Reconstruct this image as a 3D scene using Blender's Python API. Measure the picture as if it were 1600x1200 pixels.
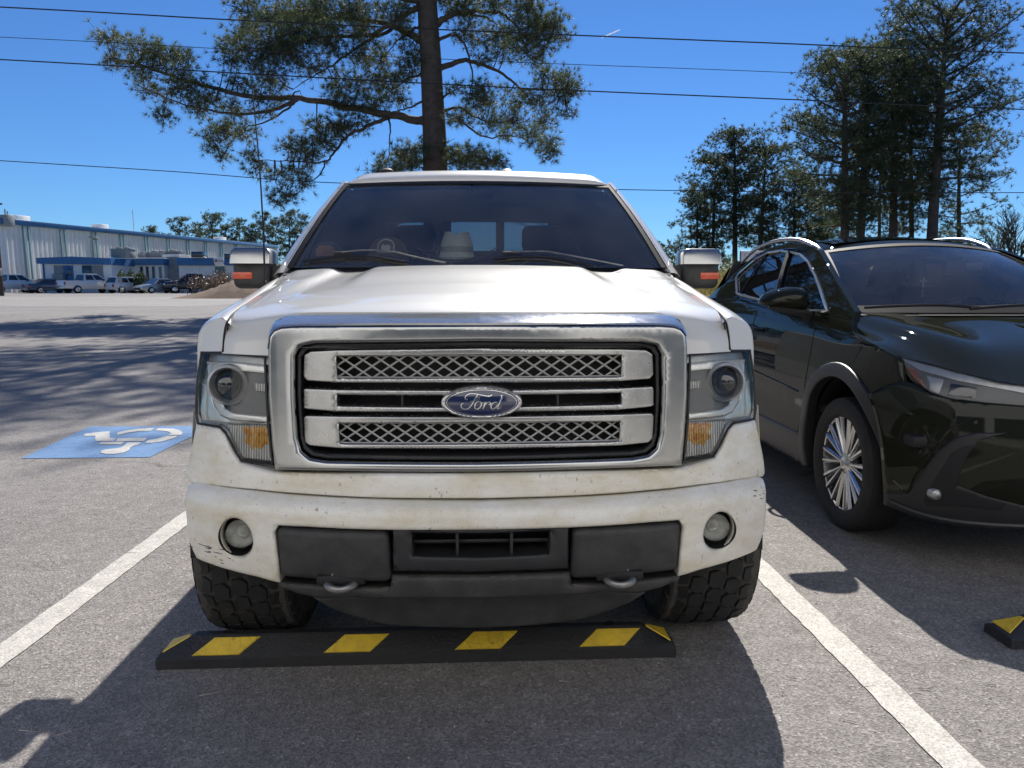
import bpy, bmesh, math, random
import numpy as np
from mathutils import Vector, Matrix, geometry
from mathutils.bvhtree import BVHTree

for _o in list(bpy.data.objects):
    bpy.data.objects.remove(_o)
SC = bpy.context.scene
COL = SC.collection
R_ = math.radians

# ------------------------------------------------------------------ camera
FPX, CAMH, PITCH = 1202.0, 1.34, math.atan(150 / 1202.0)
cd = bpy.data.cameras.new("camera")
cd.sensor_width = 36.0
cd.lens = 36.0 * FPX / 1600.0
cd.clip_start = 0.05
cd.clip_end = 6000
cam = bpy.data.objects.new("camera", cd)
COL.objects.link(cam)
cam.location = (0, 0, CAMH)
cam.rotation_euler = (math.pi / 2 - PITCH, 0, 0)
SC.camera = cam

# ------------------------------------------------------------------ sky, sun, exposure
SUN_EL, SUN_AZ = R_(42), R_(10)
W = bpy.data.worlds.new("World")
SC.world = W
W.use_nodes = True
wn, wl = W.node_tree.nodes, W.node_tree.links
wn.clear()
sky = wn.new("ShaderNodeTexSky")
sky.sky_type = 'NISHITA'
sky.sun_disc = False
sky.sun_elevation = SUN_EL
sky.sun_rotation = SUN_AZ
sky.altitude = 300
sky.air_density = 1.0
sky.dust_density = 0.0
sky.ozone_density = 3.0
hs = wn.new("ShaderNodeHueSaturation")
hs.inputs['Saturation'].default_value = 1.0
hs.inputs['Hue'].default_value = 0.5
bg = wn.new("ShaderNodeBackground")
bg.inputs['Strength'].default_value = 0.06
wo = wn.new("ShaderNodeOutputWorld")
wl.new(sky.outputs[0], hs.inputs['Color'])
tint = wn.new("ShaderNodeMix"); tint.data_type = 'RGBA'; tint.blend_type = 'MULTIPLY'
tint.inputs[0].default_value = 1.0; tint.inputs[7].default_value = (0.345, 0.595, 0.92, 1)
wl.new(hs.outputs[0], tint.inputs[6])
wl.new(tint.outputs[2], bg.inputs[0])
wl.new(bg.outputs[0], wo.inputs[0])

SUNV = Vector((math.sin(SUN_AZ) * math.cos(SUN_EL), math.cos(SUN_AZ) * math.cos(SUN_EL), math.sin(SUN_EL)))
sl = bpy.data.lights.new("sun", 'SUN')
sl.energy = 3.9
sl.angle = R_(0.53)
sl.color = (1.0, 0.95, 0.87)
so = bpy.data.objects.new("sun", sl)
COL.objects.link(so)
so.rotation_euler = SUNV.to_track_quat('Z', 'Y').to_euler()
so.location = (20, 60, 60)

SC.view_settings.view_transform = 'Standard'
SC.view_settings.look = 'None'
SC.view_settings.exposure = 0.95
SC.view_settings.gamma = 1
SC.render.engine = 'CYCLES'
SC.cycles.max_bounces = 8
SC.cycles.transparent_max_bounces = 24
SC.cycles.caustics_reflective = False
SC.cycles.caustics_refractive = False
SC.cycles.use_denoising = True

# ------------------------------------------------------------------ pixel -> world
CP, SP = math.cos(PITCH), math.sin(PITCH)

def ray(px, py):
    u, v = (px - 800.0) / FPX, (600.0 - py) / FPX
    return Vector((u, CP + v * SP, v * CP - SP))

def at(px, py, Y):
    d = ray(px, py)
    return Vector((0, 0, CAMH)) + d * (Y / d.y)

def zg(Y):
    def ss(a, b, t):
        t = min(max((t - a) / (b - a), 0), 1)
        return t * t * (3 - 2 * t)
    return 0.50 * ss(9, 30, Y) + 0.30 * ss(26, 84, Y)

def ground_at(px, py):
    d = ray(px, py)
    t = 2.0
    prev = 2.0
    while t < 400:
        p = Vector((0, 0, CAMH)) + d * t
        if p.z <= zg(p.y):
            a, b = prev, t
            for _ in range(30):
                m = (a + b) / 2
                p = Vector((0, 0, CAMH)) + d * m
                if p.z <= zg(p.y): b = m
                else: a = m
            return Vector((0, 0, CAMH)) + d * b
        prev = t
        t *= 1.02
    return Vector((0, 0, CAMH)) + d * 80

# ------------------------------------------------------------------ object helpers
def put(o, parent=None, label=None, cat=None, group=None, kind=None):
    if o.name not in COL.objects:
        COL.objects.link(o)
    if parent is not None: o.parent = parent
    if label: o['label'] = label
    if cat: o['category'] = cat
    if group: o['group'] = group
    if kind: o['kind'] = kind
    return o

def empty(name, loc, rz=0, label=None, cat=None, group=None):
    o = bpy.data.objects.new(name, None)
    o.empty_display_size = 0.2
    o.location = loc
    o.rotation_euler = (0, 0, rz)
    return put(o, None, label, cat, group)

def tidy_mesh(me, angle=35, smooth=True, recalc=True):
    if recalc:
        bm = bmesh.new(); bm.from_mesh(me)
        bmesh.ops.recalc_face_normals(bm, faces=bm.faces)
        bm.to_mesh(me); bm.free()
    if smooth:
        me.polygons.foreach_set('use_smooth', [True] * len(me.polygons))
        me.set_sharp_from_angle(angle=R_(angle))
    me.update()

class MB:
    def __init__(s):
        s.v = []; s.f = []
    def add(s, vs, fs):
        n = len(s.v)
        s.v.extend([tuple(v) for v in vs])
        s.f.extend([tuple(i + n for i in f) for f in fs])
        return s
    def grid(s, P, close_u=False, close_v=False):
        P = np.asarray(P, float)
        nu, nv = P.shape[:2]
        fs = []
        for i in range(nu - (0 if close_u else 1)):
            for j in range(nv - (0 if close_v else 1)):
                a = i * nv + j; b = i * nv + (j + 1) % nv
                c = ((i + 1) % nu) * nv + (j + 1) % nv; d = ((i + 1) % nu) * nv + j
                fs.append((a, b, c, d))
        return s.add(P.reshape(-1, 3), fs)
    def box(s, c, size, bevel=0.0, M=None, seg=2):
        bm = bmesh.new()
        bmesh.ops.create_cube(bm, size=1)
        for v in bm.verts:
            v.co = Vector((v.co.x * size[0], v.co.y * size[1], v.co.z * size[2]))
        if bevel > 0:
            bmesh.ops.bevel(bm, geom=list(bm.edges), offset=bevel, segments=seg, affect='EDGES', profile=0.5)
        bm.verts.index_update()
        vs = []
        for v in bm.verts:
            p = v.co.copy()
            if M is not None: p = M @ p
            vs.append(p + Vector(c))
        s.add(vs, [[v.index for v in f.verts] for f in bm.faces])
        bm.free()
        return s
    def tube(s, pts, r, n=8, cap=True, closed=False):
        pts = [Vector(p) for p in pts]
        m = len(pts)
        rs = r if hasattr(r, '__len__') else [r] * m
        up = Vector((0, 0, 1))
        rings = []
        prev = None
        for i, p in enumerate(pts):
            if closed: t = pts[(i + 1) % m] - pts[i - 1]
            else: t = pts[min(i + 1, m - 1)] - pts[max(i - 1, 0)]
            if t.length < 1e-9: t = Vector((0, 0, 1))
            t.normalize()
            if prev is None:
                a = t.cross(up)
                if a.length < 1e-3: a = t.cross(Vector((1, 0, 0)))
            else:
                a = prev - t * prev.dot(t)
                if a.length < 1e-6: a = t.cross(Vector((1, 0, 0)))
            a.normalize(); prev = a
            b = t.cross(a)
            rings.append([p + (a * math.cos(2 * math.pi * k / n) + b * math.sin(2 * math.pi * k / n)) * rs[i] for k in range(n)])
        n0 = len(s.v)
        s.grid([[tuple(q) for q in rg] for rg in rings], close_u=closed, close_v=True)
        if cap and not closed:
            s.f.append(tuple(n0 + k for k in range(n)))
            s.f.append(tuple(n0 + (m - 1) * n + k for k in range(n)))
        return s
    def lathe(s, prof, n=32, c=(0, 0, 0), axis='x', cap=False, a0=0):
        P = []
        for k in range(n):
            a = a0 + 2 * math.pi * k / n
            row = []
            for (r, h) in prof:
                if axis == 'x': q = (c[0] + h, c[1] + r * math.cos(a), c[2] + r * math.sin(a))
                elif axis == 'y': q = (c[0] + r * math.cos(a), c[1] + h, c[2] + r * math.sin(a))
                else: q = (c[0] + r * math.cos(a), c[1] + r * math.sin(a), c[2] + h)
                row.append(q)
            P.append(row)
        n0 = len(s.v)
        s.grid(P, close_u=True)
        if cap:
            m = len(prof)
            s.f.append(tuple(n0 + k * m for k in range(n)))
            s.f.append(tuple(n0 + k * m + m - 1 for k in range(n)))
        return s
    def prism(s, poly, f0, f1):
        n = len(poly)
        vs = [f0(p) for p in poly] + [f1(p) for p in poly]
        fs = [tuple(range(n)), tuple(range(2 * n - 1, n - 1, -1))]
        fs += [(i, (i + 1) % n, n + (i + 1) % n, n + i) for i in range(n)]
        return s.add(vs, fs)
    def mirror_x(s):
        m = MB()
        m.v = [(-x, y, z) for x, y, z in s.v]
        m.f = [tuple(reversed(f)) for f in s.f]
        return m
    def merge(s, o):
        return s.add(o.v, o.f)
    def build(s, name, mat, parent=None, label=None, cat=None, group=None, kind=None, smooth=True, angle=35, recalc=True, weld=0):
        me = bpy.data.meshes.new(name)
        me.from_pydata(s.v, [], s.f)
        if weld:
            bm = bmesh.new(); bm.from_mesh(me)
            bmesh.ops.remove_doubles(bm, verts=bm.verts, dist=weld)
            bm.to_mesh(me); bm.free()
        tidy_mesh(me, angle, smooth, recalc)
        if mat: me.materials.append(mat)
        o = bpy.data.objects.new(name, me)
        return put(o, parent, label, cat, group, kind)

def cr(P, n):
    """Catmull-Rom resample of points (m,3): n segments per span."""
    P = np.asarray(P, float)
    m = len(P)
    Q = np.vstack([2 * P[0] - P[1], P, 2 * P[-1] - P[-2]])
    out = []
    for i in range(m - 1):
        p0, p1, p2, p3 = Q[i], Q[i + 1], Q[i + 2], Q[i + 3]
        for k in range(n):
            t = k / n
            out.append(0.5 * ((2 * p1) + (-p0 + p2) * t + (2 * p0 - 5 * p1 + 4 * p2 - p3) * t * t + (-p0 + 3 * p1 - 3 * p2 + p3) * t ** 3))
    out.append(P[-1])
    return np.array(out)

def loft(rails, nu=4, nv=4):
    A = np.array([cr(r, nv) for r in rails])
    B = np.array([cr(A[:, j], nu) for j in range(A.shape[1])])
    return np.swapaxes(B, 0, 1)

# ------------------------------------------------------------------ polygon patches that follow a surface
def resample(poly, step):
    out = []
    n = len(poly)
    for i in range(n):
        a = np.array(poly[i], float); b = np.array(poly[(i + 1) % n], float)
        k = max(1, int(math.ceil(np.linalg.norm(b - a) / step)))
        for j in range(k):
            out.append(a + (b - a) * j / k)
    return np.array(out)

def area2(p):
    x, y = p[:, 0], p[:, 1]
    return np.sum(x * np.roll(y, -1) - np.roll(x, -1) * y)

def inside(pts, poly):
    x, y = pts[:, 0], pts[:, 1]
    r = np.zeros(len(pts), bool)
    n = len(poly)
    for i in range(n):
        x0, y0 = poly[i]; x1, y1 = poly[(i + 1) % n]
        if y0 == y1: continue
        c = ((y0 > y) != (y1 > y)) & (x < (x1 - x0) * (y - y0) / (y1 - y0) + x0)
        r ^= c
    return r

def segdist(pts, loops):
    d = np.full(len(pts), 1e9)
    for poly in loops:
        for i in range(len(poly)):
            a = poly[i]; b = poly[(i + 1) % len(poly)]
            ab = b - a
            L = ab @ ab
            if L < 1e-14: continue
            t = np.clip(((pts - a) @ ab) / L, 0, 1)
            q = pts - (a + t[:, None] * ab)
            d = np.minimum(d, np.sqrt((q * q).sum(1)))
    return d

def round_poly(poly, r, n=5):
    out = []
    m = len(poly)
    rr = r if hasattr(r, '__len__') else [r] * m
    for i in range(m):
        p0, p, p1 = (np.array(poly[k % m], float) for k in (i - 1, i, i + 1))
        a, b = p0 - p, p1 - p
        la, lb = np.linalg.norm(a), np.linalg.norm(b)
        d = min(rr[i], la * 0.45, lb * 0.45)
        if d <= 1e-6:
            out.append(tuple(p)); continue
        A, B = p + a / la * d, p + b / lb * d
        for k in range(n + 1):
            t = k / n
            out.append(tuple((1 - t) ** 2 * A + 2 * t * (1 - t) * p + t * t * B))
    return out

def patch2d(poly, holes=(), step=0.03, R=0.0):
    """triangulate a polygon with inset rings; returns pts (n,2), tris, loops of indices, distance to the edge"""
    loops = [resample(poly, step)] + [resample(h, step) for h in holes]
    if area2(loops[0]) < 0: loops[0] = loops[0][::-1]
    for k in range(1, len(loops)):
        if area2(loops[k]) > 0: loops[k] = loops[k][::-1]
    extra = []
    if R > 0:
        for L in loops:
            t = np.roll(L, -1, 0) - np.roll(L, 1, 0)
            t /= np.maximum(np.linalg.norm(t, axis=1), 1e-9)[:, None]
            nrm = np.stack([-t[:, 1], t[:, 0]], 1)
            for f in (0.15, 0.4, 0.7, 1.0):
                q = L + nrm * R * f
                ok = (segdist(q, loops) > R * f * 0.93) & inside(q, loops[0])
                for h in loops[1:]: ok &= ~inside(q, h)
                extra.append(q[ok])
    lo, hi = loops[0].min(0), loops[0].max(0)
    gx = np.arange(lo[0] + step / 2, hi[0], step); gy = np.arange(lo[1] + step / 2, hi[1], step)
    if len(gx) and len(gy):
        G = np.array(np.meshgrid(gx, gy)).reshape(2, -1).T
        G = G + (np.random.RandomState(3).rand(*G.shape) - 0.5) * step * 0.1
        ok = inside(G, loops[0])
        for h in loops[1:]: ok &= ~inside(G, h)
        G = G[ok]
        if len(G):
            G = G[segdist(G, loops) > max(R * 1.15, step * 0.35)]
            extra.append(G)
    pts = np.vstack(loops + extra)
    edges = []
    n0 = 0
    for L in loops:
        m = len(L)
        edges += [(n0 + i, n0 + (i + 1) % m) for i in range(m)]
        n0 += m
    res = geometry.delaunay_2d_cdt([Vector(p) for p in pts], edges, [], 0, 1e-7)
    vs = np.array([[v[0], v[1]] for v in res[0]])
    tris = np.array([f for f in res[2] if len(f) == 3])
    cen = vs[tris].mean(1)
    ok = inside(cen, loops[0])
    for h in loops[1:]: ok &= ~inside(cen, h)
    tris = tris[ok]
    omap = {}
    for i, os_ in enumerate(res[3]):
        for o in os_: omap[o] = i
    idx = []
    n0 = 0
    for L in loops:
        idx.append([omap.get(n0 + i) for i in range(len(L))])
        n0 += len(L)
    return vs, tris, idx, segdist(vs, loops)

def patch(mb, poly, holes, g, off=0.0, R=0.0, depth=0.03, step=0.03, dome=0.0):
    """poly in local (x,z); front surface at y = g(x,z)+off, rounded by R at its edges, walls going back by depth"""
    vs, tris, loops, d = patch2d(poly, holes, step, R)
    e = np.zeros(len(vs))
    if R > 0:
        k = 1 - np.minimum(d / R, 1)
        e = R * (1 - np.sqrt(np.maximum(1 - k * k, 0)))
    P = [(x, g(x, z) + off + e[i] - dome * min(d[i], 0.2), z) for i, (x, z) in enumerate(vs)]
    mb.add(P, [tuple(int(a) for a in t) for t in tris])
    if depth > 0:
        for L in loops:
            L = [i for i in L if i is not None]
            A = [P[i] for i in L]
            B = [(x, y + depth, z) for x, y, z in A]
            n = len(L)
            mb.add(A + B, [(i, (i + 1) % n, n + (i + 1) % n, n + i) for i in range(n)])
    return mb

# ------------------------------------------------------------------ materials
def newmat(name):
    m = bpy.data.materials.new(name)
    m.use_nodes = True
    nt = m.node_tree
    return m, nt, nt.nodes['Principled BSDF'], nt.nodes['Material Output']

def N(nt, t, **kw):
    n = nt.nodes.new(t)
    for k, v in kw.items():
        if k in n.inputs.keys(): n.inputs[k].default_value = v
        else: setattr(n, k, v)
    return n

def ramp(nt, fac, stops):
    r = nt.nodes.new('ShaderNodeValToRGB')
    el = r.color_ramp.elements
    while len(el) < len(stops): el.new(0.5)
    for e, (p, c) in zip(el, stops):
        e.position = p
        e.color = (c, c, c, 1) if not hasattr(c, '__len__') else (*c, 1)
    nt.links.new(fac, r.inputs[0])
    return r.outputs[0]

def mixc(nt, fac, a, b, mode='MIX'):
    m = nt.nodes.new('ShaderNodeMix')
    m.data_type = 'RGBA'; m.blend_type = mode
    if hasattr(fac, 'links'): nt.links.new(fac, m.inputs[0])
    else: m.inputs[0].default_value = fac
    for i, c in ((6, a), (7, b)):
        if hasattr(c, 'links'): nt.links.new(c, m.inputs[i])
        else: m.inputs[i].default_value = (*c[:3], 1)
    return m.outputs[2]

def objco(nt, scale=None):
    tc = nt.nodes.new('ShaderNodeTexCoord')
    if scale is None: return tc.outputs['Object']
    mp = nt.nodes.new('ShaderNodeMapping')
    mp.inputs['Scale'].default_value = scale
    nt.links.new(tc.outputs['Object'], mp.inputs[0])
    return mp.outputs[0]

def noise(nt, co, scale, detail=4, rough=0.55):
    n = nt.nodes.new('ShaderNodeTexNoise')
    n.inputs['Scale'].default_value = scale
    n.inputs['Detail'].default_value = detail
    n.inputs['Roughness'].default_value = rough
    nt.links.new(co, n.inputs['Vector'])
    return n.outputs[0]

def pbr(name, col, rough=0.5, metal=0.0, coat=0.0, var=0.12, vscale=6, bump=0.0, bscale=60, spec=0.5, col2=None, rvar=0.0):
    m, nt, b, out = newmat(name)
    co = objco(nt)
    f = ramp(nt, noise(nt, co, vscale), [(0.3, 0.0), (0.7, 1.0)])
    c2 = col2 or tuple(c * (1 - var) for c in col)
    nt.links.new(mixc(nt, f, col, c2), b.inputs['Base Color'])
    b.inputs['Roughness'].default_value = rough
    if rvar:
        mr = nt.nodes.new('ShaderNodeMapRange')
        mr.inputs[3].default_value = max(0.02, rough - rvar); mr.inputs[4].default_value = rough + rvar
        nt.links.new(noise(nt, co, vscale * 3), mr.inputs[0])
        nt.links.new(mr.outputs[0], b.inputs['Roughness'])
    b.inputs['Metallic'].default_value = metal
    b.inputs['Coat Weight'].default_value = coat
    b.inputs['Coat Roughness'].default_value = 0.04
    b.inputs['Specular IOR Level'].default_value = spec
    if bump:
        bp = nt.nodes.new('ShaderNodeBump')
        bp.inputs['Strength'].default_value = bump
        bp.inputs['Distance'].default_value = 0.01
        nt.links.new(noise(nt, co, bscale), bp.inputs['Height'])
        nt.links.new(bp.outputs[0], b.inputs['Normal'])
    return m

def glass(name, tint=(0.75, 0.8, 0.8), ior=1.5, dirt=0.0, rough=0.0):
    m, nt, b, out = newmat(name)
    nt.nodes.remove(b)
    tr = N(nt, 'ShaderNodeBsdfTransparent'); tr.inputs[0].default_value = (*tint, 1)
    gl = N(nt, 'ShaderNodeBsdfGlossy'); gl.inputs['Roughness'].default_value = rough
    gl.inputs[0].default_value = (1, 1, 1, 1)
    fr = N(nt, 'ShaderNodeFresnel'); fr.inputs['IOR'].default_value = ior
    mx = N(nt, 'ShaderNodeMixShader')
    nt.links.new(fr.outputs[0], mx.inputs[0]); nt.links.new(tr.outputs[0], mx.inputs[1]); nt.links.new(gl.outputs[0], mx.inputs[2])
    last = mx.outputs[0]
    if dirt > 0:
        df = N(nt, 'ShaderNodeBsdfDiffuse'); df.inputs[0].default_value = (0.55, 0.54, 0.5, 1)
        co = objco(nt)
        a = ramp(nt, noise(nt, co, 3.0, 6, 0.65), [(0.35, 0.25), (0.75, 1.0)])
        sp = ramp(nt, noise(nt, co, 55, 2), [(0.70, 0.0), (0.76, 3.0)])
        ad = N(nt, 'ShaderNodeMath', operation='ADD'); nt.links.new(a, ad.inputs[0]); nt.links.new(sp, ad.inputs[1])
        mu = N(nt, 'ShaderNodeMath', operation='MULTIPLY'); nt.links.new(ad.outputs[0], mu.inputs[0]); mu.inputs[1].default_value = dirt
        m2 = N(nt, 'ShaderNodeMixShader')
        nt.links.new(mu.outputs[0], m2.inputs[0]); nt.links.new(last, m2.inputs[1]); nt.links.new(df.outputs[0], m2.inputs[2])
        last = m2.outputs[0]
    nt.links.new(last, out.inputs[0])
    return m

def dirty_paint(name, col, amount, rough=0.28):
    """white paint with a brownish film in patches, insect specks and a clear coat"""
    m, nt, b, out = newmat(name)
    co = objco(nt)
    film = ramp(nt, noise(nt, objco(nt, (2.2, 2.2, 5.0)), 2.2, 7, 0.68), [(0.38, 0.0), (0.72, 1.0)])
    c = mixc(nt, film, col, tuple(a * b_ for a, b_ in zip(col, (1 - 0.24 * amount, 1 - 0.31 * amount, 1 - 0.48 * amount))))
    sp = ramp(nt, noise(nt, objco(nt, (1, 1, 0.6)), 75, 3, 0.6), [(0.63, 0.0), (0.71, min(1, 0.7 * amount))])
    gate = ramp(nt, noise(nt, co, 7, 3), [(0.38, 0.0), (0.60, 1.0)])
    mu = N(nt, 'ShaderNodeMath', operation='MULTIPLY'); nt.links.new(sp, mu.inputs[0]); nt.links.new(gate, mu.inputs[1])
    c = mixc(nt, mu.outputs[0], c, (0.16, 0.12, 0.085))
    fine = ramp(nt, noise(nt, co, 260, 2), [(0.62, 0.0), (0.74, 0.45 * amount)])
    c = mixc(nt, fine, c, (0.2, 0.15, 0.1))
    nt.links.new(c, b.inputs['Base Color'])
    mr = N(nt, 'ShaderNodeMapRange'); mr.inputs[3].default_value = rough; mr.inputs[4].default_value = rough + 0.3 * amount
    nt.links.new(film, mr.inputs[0]); nt.links.new(mr.outputs[0], b.inputs['Roughness'])
    b.inputs['Coat Weight'].default_value = 0.95 - 0.6 * amount
    b.inputs['Coat Roughness'].default_value = 0.01 + 0.19 * amount
    return m

def emis(name, col, s):
    m, nt, b, out = newmat(name)
    b.inputs['Emission Color'].default_value = (*col, 1); b.inputs['Emission Strength'].default_value = s
    b.inputs['Base Color'].default_value = (*col, 1)
    return m

M = {}
M['paint'] = dirty_paint('white_paint', (0.59, 0.59, 0.575), 0.10, 0.40)
M['paint_dirty'] = dirty_paint('white_paint_dirty', (0.77, 0.755, 0.70), 1.0, 0.30)
M['dam'] = pbr('dusty_plastic', (0.028, 0.028, 0.029), 0.6, col2=(0.058, 0.055, 0.052), vscale=14, bump=0.3, bscale=200)
M['lamp_chrome'] = pbr('lamp_chrome', (0.74, 0.73, 0.70), 0.18, 0.45, var=0.1, vscale=30)
M['frost'] = pbr('cloudy_lens', (0.62, 0.62, 0.58), 0.22, 0.35, coat=0.8, var=0.3, vscale=40)
M['chrome'] = pbr('chrome', (0.60, 0.60, 0.59), 0.11, 0.82, var=0.08, vscale=15, rvar=0.04)
M['satin'] = pbr('satin_chrome', (0.45, 0.455, 0.45), 0.22, 1.0, var=0.09, vscale=7, rvar=0.04)
M['satin_bar'] = pbr('satin_bar', (0.46, 0.46, 0.45), 0.26, 0.9, var=0.16, vscale=14, rvar=0.06)
M['black'] = pbr('black_plastic', (0.022, 0.023, 0.025), 0.5, var=0.3, bump=0.15, bscale=300)
M['void'] = pbr('dark_void', (0.008, 0.008, 0.01), 0.7)
M['pad'] = pbr('grey_plastic', (0.018, 0.019, 0.021), 0.5, var=0.0, col2=(0.045, 0.045, 0.044), vscale=16, bump=0.25, bscale=260)
M['rubber'] = pbr('tyre_rubber', (0.013, 0.0135, 0.015), 0.8, var=0.2, col2=(0.022, 0.021, 0.020), vscale=12, bump=0.2, bscale=150)
M['groove'] = pbr('tyre_groove', (0.085, 0.08, 0.072), 0.9, var=0.4, vscale=30)
M['alloy'] = pbr('alloy', (0.62, 0.62, 0.62), 0.25, 1.0, var=0.1)
M['glass'] = glass('windscreen', (0.88, 0.92, 0.93), 1.72, dirt=0.08)
M['glass_dark'] = glass('privacy_glass', (0.10, 0.11, 0.12), 1.55, dirt=0.006)
M['glass_rear'] = glass('rear_glass', (0.11, 0.14, 0.16), 1.5, dirt=0.02)
M['glass_clear'] = glass('clear_lens', (0.94, 0.95, 0.95), 1.28, dirt=0.03)
M['interior'] = pbr('interior', (0.05, 0.052, 0.055), 0.85, bump=0.1, spec=0.12)
M['lampdark'] = pbr('lamp_inside', (0.13, 0.135, 0.14), 0.35, var=0.3)
M['projector'] = pbr('projector_glass', (0.015, 0.017, 0.022), 0.05, 0.0, coat=1.0)
M['amber'] = pbr('amber', (0.75, 0.2, 0.02), 0.25, coat=0.5)
M['amber_dull'] = pbr('dull_amber', (0.22, 0.075, 0.03), 0.3, coat=0.5)
M['marker'] = pbr('red_orange_lens', (0.62, 0.085, 0.03), 0.3, coat=0.6)
M['steel'] = pbr('worn_steel', (0.36, 0.35, 0.33), 0.42, 0.9, var=0.4, vscale=25, rvar=0.1)
M['emblem'] = pbr('emblem_blue', (0.012, 0.022, 0.075), 0.12, coat=1.0, var=0.05)
M['mesh'] = pbr('mesh_silver', (0.52, 0.52, 0.50), 0.4, 0.45)
M['silver'] = pbr('silver_letters', (0.8, 0.8, 0.8), 0.2, 1.0)
M['suv'] = pbr('dark_green_metallic', (0.0155, 0.0175, 0.0120), 0.5, 0.0, coat=0.5, var=0.15, vscale=200, spec=0.0)
M['suv'].node_tree.nodes['Principled BSDF'].inputs['Coat Roughness'].default_value = 0.015
M['stop'] = pbr('stop_rubber', (0.02, 0.021, 0.023), 0.62, var=0.3, bump=0.4, bscale=90)
# ================================================================== GROUND
def asphalt(name, base=0.225, warm=(1.0, 0.935, 0.885), stones=1.0):
    m, nt, b, out = newmat(name)
    co = objco(nt)
    big = ramp(nt, noise(nt, co, 0.35, 5, 0.6), [(0.3, 0.86), (0.7, 1.1)])
    mid = ramp(nt, noise(nt, co, 9, 5, 0.65), [(0.28, 0.80), (0.72, 1.16)])
    v = N(nt, 'ShaderNodeTexVoronoi', Scale=125.0); nt.links.new(co, v.inputs['Vector'])
    vg = ramp(nt, v.outputs['Color'], [(0.0, 0.35), (0.5, 0.95), (0.85, 1.4), (1.0, 2.6)])
    fine = ramp(nt, noise(nt, co, 330, 3, 0.7), [(0.3, 0.55), (0.7, 1.45)])
    c = mixc(nt, 1.0, (base * warm[0], base * warm[1], base * warm[2]), big, 'MULTIPLY')
    c = mixc(nt, 1.0, c, mid, 'MULTIPLY')
    c = mixc(nt, 0.72 * stones, c, vg, 'MULTIPLY')
    c = mixc(nt, 0.8 * stones, c, fine, 'MULTIPLY')
    # hairline cracks and old oil stains
    nz = N(nt, 'ShaderNodeTexNoise', Scale=1.6, Detail=5.0); nt.links.new(co, nz.inputs['Vector'])
    wa = N(nt, 'ShaderNodeVectorMath', operation='MULTIPLY_ADD'); nt.links.new(nz.outputs['Color'], wa.inputs[0]); wa.inputs[1].default_value = (.5, .5, .0); nt.links.new(co, wa.inputs[2])
    vc = N(nt, 'ShaderNodeTexVoronoi', feature='DISTANCE_TO_EDGE', Scale=0.42); nt.links.new(wa.outputs[0], vc.inputs['Vector'])
    ck = ramp(nt, vc.outputs['Distance'], [(0.0, 1.0), (0.006, 0.0)])
    cg = ramp(nt, noise(nt, co, 0.55, 3), [(0.50, 0.0), (0.60, 0.6)])
    cm = N(nt, 'ShaderNodeMath', operation='MULTIPLY'); nt.links.new(ck, cm.inputs[0]); nt.links.new(cg, cm.inputs[1])
    c = mixc(nt, cm.outputs[0], c, (0.035, 0.033, 0.03))
    st = ramp(nt, noise(nt, co, 1.1, 4, 0.6), [(0.62, 1.0), (0.76, 0.62)])
    c = mixc(nt, 1.0, c, st, 'MULTIPLY')
    nt.links.new(c, b.inputs['Base Color'])
    b.inputs['Roughness'].default_value = 0.82
    b.inputs['Specular IOR Level'].default_value = 0.35
    bp = N(nt, 'ShaderNodeBump'); bp.inputs['Strength'].default_value = 0.85; bp.inputs['Distance'].default_value = 0.004
    ad = N(nt, 'ShaderNodeMath', operation='ADD')
    nt.links.new(noise(nt, co, 200, 3, 0.7), ad.inputs[0]); nt.links.new(v.outputs['Distance'], ad.inputs[1])
    nt.links.new(ad.outputs[0], bp.inputs['Height']); nt.links.new(bp.outputs[0], b.inputs['Normal'])
    return m

M['asphalt'] = asphalt('asphalt')
M['roadway'] = asphalt('pale_roadway', 0.27, (1.0, 0.95, 0.88), 0.6)
M['earth'] = pbr('winter_earth', (0.16, 0.125, 0.075), 0.95, col2=(0.10, 0.10, 0.045), vscale=0.5, bump=0.6, bscale=6)

def sheet(name, xs, ys, dz, mat, label=None, cat=None, kind='structure', poly=None):
    mb = MB()
    mb.grid([[(x, y, zg(y) + dz) for y in ys] for x in xs])
    return mb.build(name, mat, None, label, cat, None, kind, smooth=True, recalc=False)

ysd = list(np.concatenate([np.arange(-60, 9, 3), np.arange(9, 90, 1.5), np.arange(90, 200, 10), [260, 400, 800, 1600]]))
sheet('ground', [-1500, -300, -100, -30, 0, 30, 100, 300, 1500], ysd, -0.02, M['earth'], 'dry winter grass and bare earth beyond the car park', 'ground')
sheet('parking_lot', [-90, -40, -15, -5, 0, 5, 15, 40], [y for y in ysd if -60 <= y <= 40], 0.0, M['asphalt'], 'grey speckled asphalt of the car park under the pickup and SUV', 'asphalt')
mb = MB()
ys_ = list(np.arange(34.5, 62, 1.5))
mb.grid([[(x, y, zg(y) + 0.004) for y in ys_] for x in (-90, -60, -30, -14)])
mb.build('road', M['roadway'], None, 'pale sunlit strip of road in front of the far parked cars', 'road', None, 'structure', recalc=False)
sheet('far_parking_lot', [-90, -60, -30, -20], [y for y in ysd if 60 <= y <= 92], 0.008, M['asphalt'], 'darker asphalt under the row of far parked cars', 'asphalt')

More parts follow.
